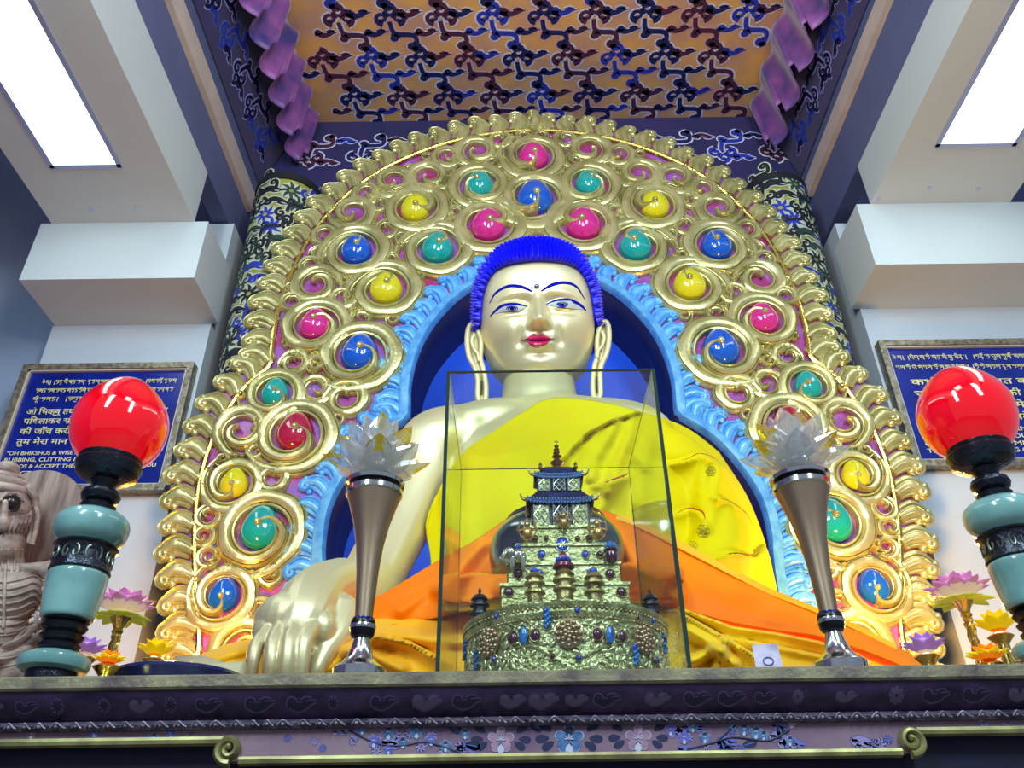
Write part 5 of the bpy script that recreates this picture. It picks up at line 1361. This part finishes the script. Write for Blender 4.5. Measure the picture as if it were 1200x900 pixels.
# ================================================================ wall plaques
PLB = mat('plaque_blue', srgb(14, 40, 150), .25, 0, var=.3, vscale=6, col2=srgb(8, 28, 118), coat=.4); TXT = mat('plaque_gold_lettering', srgb(222, 222, 160), .4)
FRM = mat('aged_silver_frame', srgb(168, 160, 140), .4, .6, var=.6, vscale=40, col2=srgb(100, 92, 80), bump=.4, bscale=120); FRI = mat('pale_inner_frame', srgb(214, 206, 190), .4, .3)
def textline(s, x, z, y, w, h_, parent, name='inscription'):
    cu_ = bpy.data.curves.new('t', 'FONT'); cu_.body = s; cu_.extrude = .01; cu_.size = 1; cu_.offset = .012
    ot = bpy.data.objects.new('t', cu_); COL.objects.link(ot); dg = bpy.context.evaluated_depsgraph_get(); dg.update()
    me = bpy.data.meshes.new_from_object(ot.evaluated_get(dg)); bpy.data.objects.remove(ot)
    xs = [v.co.x for v in me.vertices]
    if not xs: return
    k = w/(max(xs)-min(xs)); x_0 = min(xs)
    m = MB(); m.add([(x+(v.co.x-x_0)*k, y-v.co.z*.05, z+v.co.y*h_) for v in me.vertices], [tuple(p.vertices) for p in me.polygons]); bpy.data.meshes.remove(me)
    m.build(name, TXT, parent, smooth=False)
TG = {'a': [[(0, 1), (.7, 1)], [(.1, 1), (.1, .75), (.35, .7), (.6, .85), (.6, .4), (.3, .1)]], 'b': [[(0, 1), (.7, 1)], [(.1, 1), (.05, .6), (.3, .45), (.6, .5), (.6, 1)], [(.6, .5), (.6, .1)]],
      'c': [[(0, 1), (.7, 1)], [(.1, 1), (.1, .5), (.35, .45)], [(.35, 1), (.35, .45), (.62, .45)], [(.62, 1), (.62, 0)]], 'd': [[(0, 1), (.7, 1)], [(.2, 1), (.1, .7), (.5, .6), (.55, .35), (.2, .05)]],
      'e': [[(0, 1), (.7, 1)], [(.6, 1), (.6, .1)], [(.6, .6), (.2, .8), (.1, .5), (.3, .4)]], 'f': [[(0, 1), (.75, 1)], [(.05, 1), (.1, .5), (.35, .65), (.4, .4)], [(.65, 1), (.65, -.1)]],
      'g': [[(0, 1), (.6, 1)], [(.3, 1), (.3, .6), (.05, .5)], [(.3, .6), (.5, .2), (.3, -.1)]], 'i': [[(.1, 1.15), (.3, 1.4), (.55, 1.2)]], 'o': [[(.05, 1.35), (.3, 1.15), (.6, 1.4)]], 'u': [[(.2, -.05), (.4, -.3), (.65, -.15)]],
      '.': [[(.1, 1), (.1, .85)]], '|': [[(.2, 1.05), (.2, -.1)]], 's': [[(0, 1), (.7, 1)], [(.1, 1), (.1, .4), (.35, .7)], [(.35, 1), (.35, .5), (.62, .75)], [(.62, 1), (.62, 0)]],
      '@': [[(0, 1.3), (.3, 1.1), (.5, .8), (.2, .5), (0, .7), (.2, .9), (.5, .6), (.4, .3), (.1, .4)]]}
def tibet(s, x, z, y, w, h_, parent):
    """carved syllables drawn with pen strokes"""
    adv = {'i': 0, 'o': 0, 'u': 0, '.': .25, '|': .45, ' ': .5}; tot = sum(adv.get(ch, .82) for ch in s); k = w/tot; m = MB(); cx = 0
    for ch in s:
        base = cx-.82 if ch in 'iou' else cx
        for st in TG.get(ch, []):
            m.tube([(x+(base+a)*k, y, z+b*h_) for a, b in st], .0022, 4)
        cx += adv.get(ch, .82)
    m.build('inscription', TXT, parent, smooth=False)
def plaque(tl, tr, bl_v, lab, w=None):
    Y = 3.72; a = P(tl[0], tl[1], Y); b = P(tr[0], tr[1], Y) if tr else None
    x0 = a.x; x1 = b.x if b else x0+w; z1 = (a.z+(b.z if b else a.z))/2; z0 = P(bl_v[0], bl_v[1], Y).z
    t = thing('wall_plaque', ((x0+x1)/2, Y+.02, z0), lab, 'plaque', 'inscribed blue plaques')
    m = MB(); m.bbox((x0+.02, Y+.015, z0+.02), (x1-.02, Y+.045, z1-.02)); m.build('panel', PLB, t, smooth=False)
    fwid = .034
    for (p, q) in (((x0, z0), (x1, z0+fwid)), ((x0, z1-fwid), (x1, z1)), ((x0, z0+fwid), (x0+fwid, z1-fwid)), ((x1-fwid, z0+fwid), (x1, z1-fwid))):
        m = MB(); m.bbox((p[0], Y-.012, p[1]), (q[0], Y+.048, q[1])); m.build('frame_rail', FRM, t, smooth=False)
    m = MB(); i0, i1, j0, j1 = x0+fwid, x1-fwid, z0+fwid, z1-fwid; e = .009
    for (p, q) in (((i0, j0), (i1, j0+e)), ((i0, j1-e), (i1, j1)), ((i0, j0), (i0+e, j1)), ((i1-e, j0), (i1, j1))): m.bbox((p[0], Y-.001, p[1]), (q[0], Y+.02, q[1]))
    m.build('inner_frame', FRI, t, smooth=False)
    return t, x0, x1, z0, z1, Y+.013
t, x0, x1, z0, z1, y = plaque((30, 425), (228, 428), (120, 576), 'framed blue inscribed plaque on the left wall, behind the left red lamp')
W_ = x1-x0; H_ = z1-z0
def fr_(k): return z1-H_*k
tibet('@s| |ag.bio.cd.af. ga.f.scs.ead.s gu.s|  |as.ago.ga.s', x0+.13*W_, fr_(.155), y, W_*.78, .024, t)
tibet('asd.ac.abd.sad.aosi.gf.sa.a.siu.a.bif.c.| |cgi.as.a.af.s.a.', x0+.11*W_, fr_(.225), y, W_*.8, .024, t)
tibet('c.iu.asd|  |abuc.acd.ae.u.bu.asif.gud.| |', x0+.11*W_, fr_(.295), y, W_*.72, .024, t)
for s, f, w in (('ओ िभक्षु तथा बुद्धिमानो जैसे लोग , तथा', .40, .80), ('पिघलाकर सोने की करते हैं परीक्षाओं', .475, .80), ('की जाँच करो और मेरे वचन गौरव के', .555, .78), ('तुम मेरा मान करते हो इसलिये नहीं', .635, .78)):
    textline(s, x0+.10*W_, fr_(f), y, W_*w, .047, t)
for s, f, w in (('"OH BHIKSHUS & WISE MEN, AS GOLD IS TESTED BY', .715, .84), ('RUBBING, CUTTING & MELTING, EXAMINE MY', .765, .84), ('WORDS & ACCEPT THEM BUT NOT BECAUSE YOU', .815, .84), ('RESPECT ME."', .865, .26)):
    textline(s, x0+.07*W_, fr_(f), y, W_*w, .031, t)
t, x0, x1, z0, z1, y = plaque((1028, 400), None, (1075, 547), 'framed blue inscribed plaque on the right wall, behind the right red lamp', W_)
fr_ = lambda k: z1-(z1-z0)*k
tibet('@s| |bif.c.ai.cd.si.su.eig.|  |ago.a.bus.aus.io.css.cas', x0+.07*W_, fr_(.15), y, W_*.88, .026, t)
tibet('as.aoi.bi.sas.ai.ios.su.gas.| |aio.ai.sas.gus.asus.c.eif.|', x0+.07*W_, fr_(.235), y, W_*.88, .026, t)
for s, f, w in (('कभी भी पाप मत करो ।', .36, .80), ('चर्चा सदा पुण्य की करो ।', .455, .80), ('अपने मन को वश मे रखो ।', .55, .80), ('यही बुद्ध का उपदेश है ।', .645, .80)):
    textline(s, x0+.13*W_, fr_(f), y, W_*w, .052, t)
for s, f, w in (('NEVER COMMIT ANY EVIL,', .73, .80), ('ALWAYS DO VIRTUOUS DEEDS,', .785, .80), ('CONTROL YOUR MIND, AND', .84, .80), ('THIS IS THE TEACHING OF BUDDHA', .89, .80)):
    textline(s, x0+.10*W_, fr_(f), y, W_*w, .034, t)

# ================================================================ lotus lamps
PK0 = mat('lotus_white_petal', srgb(255, 232, 226), .4, 0, emit=.28); PK1 = mat('lotus_pale_pink_petal', srgb(252, 214, 228), .4, 0, emit=.22); PK2 = mat('lotus_pink_petal', srgb(232, 150, 212), .4, 0, emit=.15)
PYG = mat('lotus_green_petal', srgb(206, 214, 60), .4, 0, emit=.15); PVL = mat('lotus_violet_petal', srgb(190, 140, 236), .4, 0, emit=.2)
PYL = mat('lotus_yellow_petal', srgb(255, 214, 10), .4, 0, emit=.35); POR = mat('lotus_orange_petal', srgb(255, 140, 10), .4, 0, emit=.35); PRD = mat('lotus_red_petal', srgb(230, 40, 20), .4, 0, emit=.25)
def lpetal(c, az, tilt, L, W, mats3, root, curl=.5):
    d0 = Vector((math.cos(az), math.sin(az), 0)); s_ = Vector((-math.sin(az), math.cos(az), 0)); up = Vector((0, 0, 1)); m = MB(); nu, nv = 9, 7
    for i in range(nu):
        t = i/(nu-1); a = tilt-curl*t; 
        w = W*math.sin(PI*min(1, t*.93+.07))**.75*(1 if t < .6 else 1-.2*(t-.6))
        base = c+d0*(L*(math.sin(tilt)*t-.10*curl*math.sin(PI*t)+0))+up*(L*(math.cos(tilt)*t+.25*curl*t*t))
        n_ = (up*math.sin(tilt)-d0*math.cos(tilt))
        for j in range(nv):
            q = j/(nv-1)*2-1; m.v.append(tuple(base+s_*(w*q)+n_*(w*.45*q*q)))
    for i in range(nu-1):
        for j in range(nv-1):
            m.f.append((i*nv+j, (i+1)*nv+j, (i+1)*nv+j+1, i*nv+j+1)); m.m.append(0 if i < 3 else (1 if i < 6 and 0 < j < nv-2 else 2))
    m.build('petal', mats3, root, auto=0, solid=.0012)
def lotus(u, v, Y, r, rows_, root_name, lab, cat_='lamp', stem=True, base_z=None):
    c = P(u, v, Y); t = thing(root_name, (c.x, c.y, ZT), lab, cat_, 'lotus lamps')
    for (n_, tilt, L, W, ms, off) in rows_:
        for k in range(n_): lpetal(c, 2*PI*k/n_+off, math.radians(tilt), L*r, W*r, ms, t)
    h_ = c.z-ZT
    if stem:
        m = MB(); m.lathe([(.028, 0), (.030, .004), (.022, .008), (.010, .012), (.014, .018), (.008, .024)], (c.x, c.y, ZT), 24); m.build('base', GILT, t)
        m = MB(); m.lathe([(.009, .022), (.011, .028), (.0085, .034), (.0085, h_-.050), (.011, h_-.045), (.009, h_-.04)], (c.x, c.y, ZT), 16)
        for k in range(3):
            pts = [(c.x+.0092*math.cos(2*PI*(k/3)+q*9), c.y+.0092*math.sin(2*PI*(k/3)+q*9), ZT+lerp(.034, h_-.05, q)) for q in [i/40 for i in range(41)]]
            m.tube(pts, .0018, 5)
        m.build('twisted_stem', GILT, t)
        m = MB(); m.lathe([(.008, h_-.04), (.012, h_-.034), (.009, h_-.028), (.016, h_-.012), (.024, h_-.002), (.02, h_)], (c.x, c.y, ZT), 20, flute=.1, nfl=8); m.build('socket', GILT, t)
    else:
        m = MB(); m.lathe([(.030, 0), (.032, .005), (.014, .012), (.012, h_-.02), (.026, h_-.004), (.02, h_)], (c.x, c.y, ZT), 20); m.build('base', GILT, t)
    m = MB(); m.ell(c+Vector((0, 0, r*.25)), (r*.22, r*.22, r*.25), nu=12, nv=8); m.build('bulb', mat('lotus_bulb', (1, .9, .7, 1), .4, emit=3), t)
    return t
PINK = [(8, 104, .95, .26, [PYG, PYG, PYG], .2), (9, 72, 1.05, .30, [PK0, PK1, PK2], 0), (8, 48, .9, .30, [PK0, PK1, PK2], .3), (6, 22, .8, .26, [PK0, PK0, PK1], .1)]
lotus(142, 722, 1.78, .070, PINK, 'lotus_lamp', 'pink lotus lamp on a twisted gold stem, right of the left jade lamp')
lotus(1127, 703, 1.80, .072, PINK, 'lotus_lamp', 'pink lotus lamp on a twisted gold stem, left of the right jade lamp')
VIO = [(8, 66, 1.0, .30, [PK0, PVL, PVL], 0), (7, 36, .9, .30, [PK0, PK1, PVL], .3)]
lotus(1086, 768, 1.80, .052, VIO, 'lotus_lamp', 'small violet lotus lamp low on the table below the right edge of the backplate', stem=False)
lotus(99, 770, 1.93, .050, VIO, 'lotus_lamp', 'small violet lotus lamp low on the table behind the left jade lamp', stem=False)
YO = [(8, 62, 1.0, .32, [POR, PYL, PYL], 0), (7, 34, .9, .30, [POR, PYL, PYL], .3)]
RO_ = [(8, 70, 1.0, .32, [PRD, POR, PYL], 0), (7, 40, .85, .30, [PRD, PRD, POR], .3)]
lotus(180, 772, 1.99, .050, YO, 'lotus_lamp', 'small yellow lotus lamp at the foot of the left brocade column', stem=False)
lotus(1172, 744, 1.74, .055, YO, 'lotus_lamp', 'yellow lotus lamp beside the right jade stand, above an orange-red one', stem=False)
lotus(1160, 777, 1.64, .044, RO_, 'lotus_lamp', 'orange-red lotus lamp low beside the right jade stand', stem=False)
lotus(126, 780, 1.60, .034, RO_, 'lotus_lamp', 'orange-red lotus lamp low beside the stem of the left pink lotus', stem=False)

# ================================================================ dish, folded cloth, banknote
c = P(214, 783, 1.76); m = MB(); r = 78/scl(206, 783, 1.72)
hd = P(206, 778, 1.72-r*.2).z-ZT
m.lathe([(r*.55, 0), (r*.9, hd*.35), (r, hd*.75), (r*.97, hd*.85), (r*.8, hd*.95), (r*.4, hd), (r*.02, hd)], (c.x, 1.76, ZT), 48)
tag(m.build('offering_dish', mat('deep_blue_enamel', srgb(20, 34, 90), .3, .2, coat=.5), loc=(c.x, 1.76, ZT), auto=30), 'shallow deep blue round dish lying on the table, right of the left lotus lamps', 'dish')
t_c = P(245, 778, 1.98)
m = MB()
def fn(a, b):
    x = lerp(P(206, 778, 1.93).x, P(288, 778, 1.93).x, a); ang = b*2*PI
    rr = .03+.006*math.sin(a*9)+.004*math.sin(a*23); zc = ZT+.090-.012*a+.008*math.sin(a*5)
    return (x, 1.935+.045*math.cos(ang)*(1+.1*math.sin(ang*3)), ZT+.076-.008*a+.004*math.sin(a*5)+.062*(1+.10*math.sin(ang*4+a*6))*math.sin(ang))
m.grid(fn, 60, 28, wv=True)
# closed ends
nv = 28; m.f.append(tuple(range(nv-1, -1, -1))); m.m.append(0); m.f.append(tuple(59*nv+j for j in range(nv))); m.m.append(0)
tag(m.build('folded_cloth', mat('cream_silk_scarf', srgb(196, 190, 150), .6, var=.4, vscale=12, col2=srgb(170, 160, 140)), loc=(t_c.x, 1.935, ZT), auto=0), 'rolled pale cream scarf lying behind the blue dish beside the statue\'s hand', 'cloth')
m = MB(); a, b, c, d = P(881, 756, 1.70), P(911, 754, 1.70), P(918, 779, 1.63), P(886, 781, 1.63)
c.z = ZT+.0; d.z = ZT+.0
N0 = (b-a).cross(d-a).normalized()
m.prism([a, b, c, d], N0*.001, 0)
note = m.build('banknote', [mat('lilac_banknote_paper', srgb(196, 190, 214), .6, var=.3, vscale=40, col2=srgb(170, 164, 200))], loc=(a+c)/2, smooth=False)
tag(note, 'small lilac banknote with a printed oval, left of the right crystal lotus', 'banknote')
m = MB(); ctr_ = (a+b+c+d)/4
if N0.y > 0: N0 = -N0
e1 = (b-a).normalized(); e2 = (a-d).normalized()
m.tube([ctr_+e1*.010*math.cos(t)+e2*.012*math.sin(t)+e2*.004-N0*-.0016 for t in [2*PI*i/20 for i in range(20)]], .0012, 5, closed=True)
m.tube([ctr_+e1*(-.012+.024*i/8)-e2*(.016+.002*math.sin(i*2))+N0*.0016 for i in range(9)], .001, 5)
m.build('printed_oval', mat('banknote_ink', srgb(90, 80, 140), .6), note)
# ================================================================ carved wooden fasting figure at the far left
WD = mat('weathered_carved_wood', srgb(196, 172, 158), .4, 0, var=.7, vscale=16, col2=srgb(122, 98, 92), bump=.25, bscale=90, stretch=(1, 1, 2.5))
WD2 = mat('grey_grained_wood', srgb(168, 146, 134), .55, 0, var=.8, vscale=9, col2=srgb(112, 90, 84), stretch=(6, 1, .8), bump=.2)
Yw = 1.74
pc = P(10, 700, Yw)
W_s = thing('carved_wooden_figure', (pc.x, Yw, ZT), 'carved wooden emaciated fasting figure with round halo at the left edge of the table', 'statue')
B = MB()
def w3(u, v, dy=0): return P(u, v, Yw+dy)
k = 1/600
def wl(pts, rad, n=5, seg=16): 
    q = cat([tuple(p)+(r*k,) for p, r in zip(pts, rad)], n)
    B.tube([Vector(x[:3]) for x in q], [x[3] for x in q], seg, round_=True)
# head
B.ell(w3(8, 602, 0), (34*k, 36*k, 46*k), nu=24, nv=16); B.ell(w3(6, 640, -.01), (24*k, 26*k, 26*k), nu=20, nv=12)
wl([w3(6, 588, -.06), w3(4, 606, -.070), w3(4, 618, -.064)], [4, 6, 6])
# neck, chest, belly
wl([w3(10, 640), w3(12, 664, .01), w3(10, 680, .01)], [20, 17, 26])
B.ell(w3(2, 700, .01), (54*k, 30*k, 42*k), nu=24, nv=14); B.ell(w3(0, 745, .02), (34*k, 26*k, 40*k), nu=24, nv=14)
wl([w3(8, 668, -.01), w3(32, 666, -.01), w3(56, 666, .0)], [9, 7, 10]); wl([w3(8, 668, -.01), w3(-20, 668, -.01), w3(-45, 668, .0)], [9, 7, 10])
B.ell(w3(58, 668), (12*k, 12*k, 13*k), nu=14, nv=10)
# right side arm, elbow and forearm folding to the lap
wl([w3(60, 670), w3(58, 700), w3(52, 735, -.01), w3(44, 752, -.02)], [9, 6.5, 6.5, 8]); wl([w3(44, 754, -.02), w3(22, 766, -.06), w3(-5, 772, -.08)], [8, 6, 6])
wl([w3(-50, 670), w3(-55, 700), w3(-52, 745, -.02), w3(-20, 770, -.07)], [9, 7, 7, 6])
# crossed legs
wl([w3(-10, 785, .0), w3(36, 790, -.05), w3(60, 798, -.04)], [24, 20, 14]); wl([w3(10, 785, .0), w3(-40, 790, -.05), w3(-70, 798, -.04)], [24, 20, 14])
v_, f_ = remesh(B, .0034, 5, .5)
m = MB(); m.add(v_, f_)
def on(T, u, v, o=.001):
    d = ray(u, v).normalized(); h_ = T.ray_cast(CAM, d)[0]
    return (h_-d*o) if h_ is not None else P(u, v, Yw-.02)
T_ = BVHTree.FromPolygons([Vector(q) for q in v_], f_)
def cord(pts, r, mb, n=5):
    q = cat(pts, n); mb.tube([on(T_, a[0], a[1]) for a in q], r*k, 7, round_=True)
# ribs
for i in range(8):
    v0 = 676+i*8.5
    for s in (-1, 1): cord([(6+s*3, v0+6), (6+s*18, v0+3), (6+s*34, v0-1-i*.8), (6+s*(46-i*1.6), v0+5)], 2.0, m)
cord([(6, 668), (5, 700), (4, 735)], 2.4, m)
for x in (-8, 0, 8, 16, 24): cord([(x+2, 644), (x+1, 655), (x*.8+4, 668)], 1.6, m)      # neck tendons
for i in range(5): cord([(-20, 742+i*9), (4, 745+i*9), (24, 741+i*9)], 1.5, m)
cord([(56, 672), (55, 700), (50, 738)], 1.4, m)
ob = m.build('body', WD, W_s, auto=0)
# ears
m = MB(); m.tube([w3(36, 596, .0), w3(42, 592, -.005), w3(45, 604, -.008), w3(42, 622, -.01), w3(38, 638, -.01), w3(34, 636, -.008), (w3(36, 618, -.008)), w3(35, 602, -.004)], [3*k]*8, 7, closed=True); m.build('ear', WD, W_s)
# dark discs for the hollow eyes, and brows
m = MB(); 
for c_ in (0, 1):
    m = MB(); u = 13 if c_ else -12
    m.lathe([(12*k, 0), (11*k, .003), (7*k, .002), (6*k, .004), (3*k, .006), (.5*k, .006)], on(T_, u, 590, .002), 18, axis=tuple(-ray(u, 590).normalized())); m.build('eye', mat('dark_eye_wood', srgb(44, 30, 30), .3, coat=.5), W_s)
    m = MB(); m.tube([on(T_, u-13, 586, .003), on(T_, u-4, 578, .005), on(T_, u+6, 578, .005), on(T_, u+14, 586, .003)], 2.6*k, 7, round_=True); m.build('brow', WD, W_s)
# coiled hair rolls and topknot
hr = MB()
for (v0, r_, w_) in ((572, 7.5, 34), (562, 7.5, 29), (553, 6.5, 20)):
    hr.tube([Vector((P(8, v0, Yw).x+w_*k*math.sin(a)*1.02, Yw-w_*k*math.cos(a), P(8, v0, Yw-.04).z-.004*math.cos(a))) for a in [2*PI*i/28 for i in range(28)]], r_*k, 10, closed=True)
hr.ell(w3(8, 552, 0), (17*k, 17*k, 14*k), nu=16, nv=10)
hr.tube([w3(34, 572, -.02), w3(42, 584, -.012), w3(43, 596, -.004)], [6*k, 5*k, 3*k], 8, round_=True)
hr.build('hair', WD, W_s)
# beard fringe
m = MB()
for i in range(17):
    a = -1.35+2.7*i/16; c_ = Vector((P(6, 632, Yw).x+30*k*math.sin(a), Yw-.006-29*k*math.cos(a), P(8, 628, Yw).z+16*k*(1-math.cos(a))*1.2))
    m.tube([c_+Vector((0, 0, 9*k)), c_+Vector((.3*k*i-2.4*k, -3*k, -2*k)), c_+Vector((.2*k, -1*k, -12*k))], [4.5*k, 4*k, 1.2*k], 6, round_=True)
m.build('beard', WD, W_s)
# halo
m = MB(); hc_ = w3(34, 608, .075); R_ = P(97, 604, hc_.y).x-hc_.x
m.lathe([(R_*.05, -.006), (R_, -.006), (R_*1.01, 0), (R_, .006), (R_*.05, .006)], hc_, 64, axis=(0, 1, 0)); m.build('halo', WD2, W_s, auto=30)
m = MB(); m.tube([hc_+Vector((0, .004, -R_*.7)), Vector((hc_.x, Yw+.02, P(30, 690, Yw).z))], [8*k, 9*k], 10); m.build('halo_stem', WD, W_s)
# robe folds over the arm and lap
for j, (pts, r0_) in enumerate(((((60, 716), (52, 728), (30, 742), (8, 764)), 5), (((64, 724), (56, 738), (36, 752), (12, 772)), 5.5), (((66, 736), (60, 750), (44, 764), (20, 780)), 5.5), (((64, 752), (60, 766), (48, 778), (30, 790)), 5.5), (((52, 690), (58, 706), (62, 730), (66, 756)), 4),
                                (((40, 735), (28, 748), (6, 758)), 4), (((66, 770), (60, 784), (48, 794)), 6))):
    m = MB(); q = cat([tuple(w3(a, b, -.035-.012*(j % 3))) for a, b in pts], 6); m.tube([Vector(tuple(x)) for x in q], r0_*k, 8, round_=True, flat=.8); m.build('robe_fold', WD, W_s)
m = MB(); m.lathe([(74*k, 0), (78*k, .004), (74*k, .012), (66*k, .016), (60*k, .02)], (pc.x, Yw+.01, ZT), 48, flute=.03, nfl=14); m.build('base', WD, W_s, auto=30)
# ================================================================ light
def area(name, loc, tgt, size, power, col, sy=None):
    l = bpy.data.lights.new(name, 'AREA'); l.energy = power; l.color = col; l.size = size
    if sy: l.shape = 'RECTANGLE'; l.size_y = sy
    o = bpy.data.objects.new(name, l); COL.objects.link(o); o.location = loc
    o.rotation_euler = (Vector(tgt)-Vector(loc)).to_track_quat('-Z', 'Y').to_euler(); return o
area('hall_tube_light', (-1.6, -1.5, 4.6), (0, 3, 2.6), .5, 122, (.72, .94, 1), 2.2)
area('hall_tube_light', (1.8, -1.5, 4.6), (0, 3, 2.6), .5, 122, (.72, .94, 1), 2.2)
area('altar_fill_light', (0.1, -.1, 4.3), (0, 3, 2.5), .6, 14, (1, .95, .9))  # added fill in front of the altar, no real spot here
area('canopy_fill_light', (0.1, .2, 3.6), (0.1, 2.6, 6.2), .6, 40, (1, .9, .78))  # unseen fill added to brighten the canopy cloth
def pl(loc, e, col, r=.05):
    l = bpy.data.lights.new('bulb', 'POINT'); l.energy = e; l.color = col; l.shadow_soft_size = r
    o = bpy.data.objects.new('warm_bulb', l); COL.objects.link(o); o.location = loc
pl(P(195, 760, 3.0), 30, (1, .42, .04)); pl(P(1085, 750, 3.0), 60, (1, .5, .08))
w = bpy.data.worlds.new('world'); sc.world = w; w.use_nodes = True
bg = w.node_tree.nodes['Background']; bg.inputs[0].default_value = (.62, .72, .95, 1); bg.inputs[1].default_value = .36
sc.view_settings.view_transform = 'Standard'; sc.view_settings.look = 'None'; sc.view_settings.gamma = 1; sc.view_settings.exposure = 0
sc.view_settings.use_curve_mapping = False
for o in sc.objects:
    if '_b' in o: del o['_b']
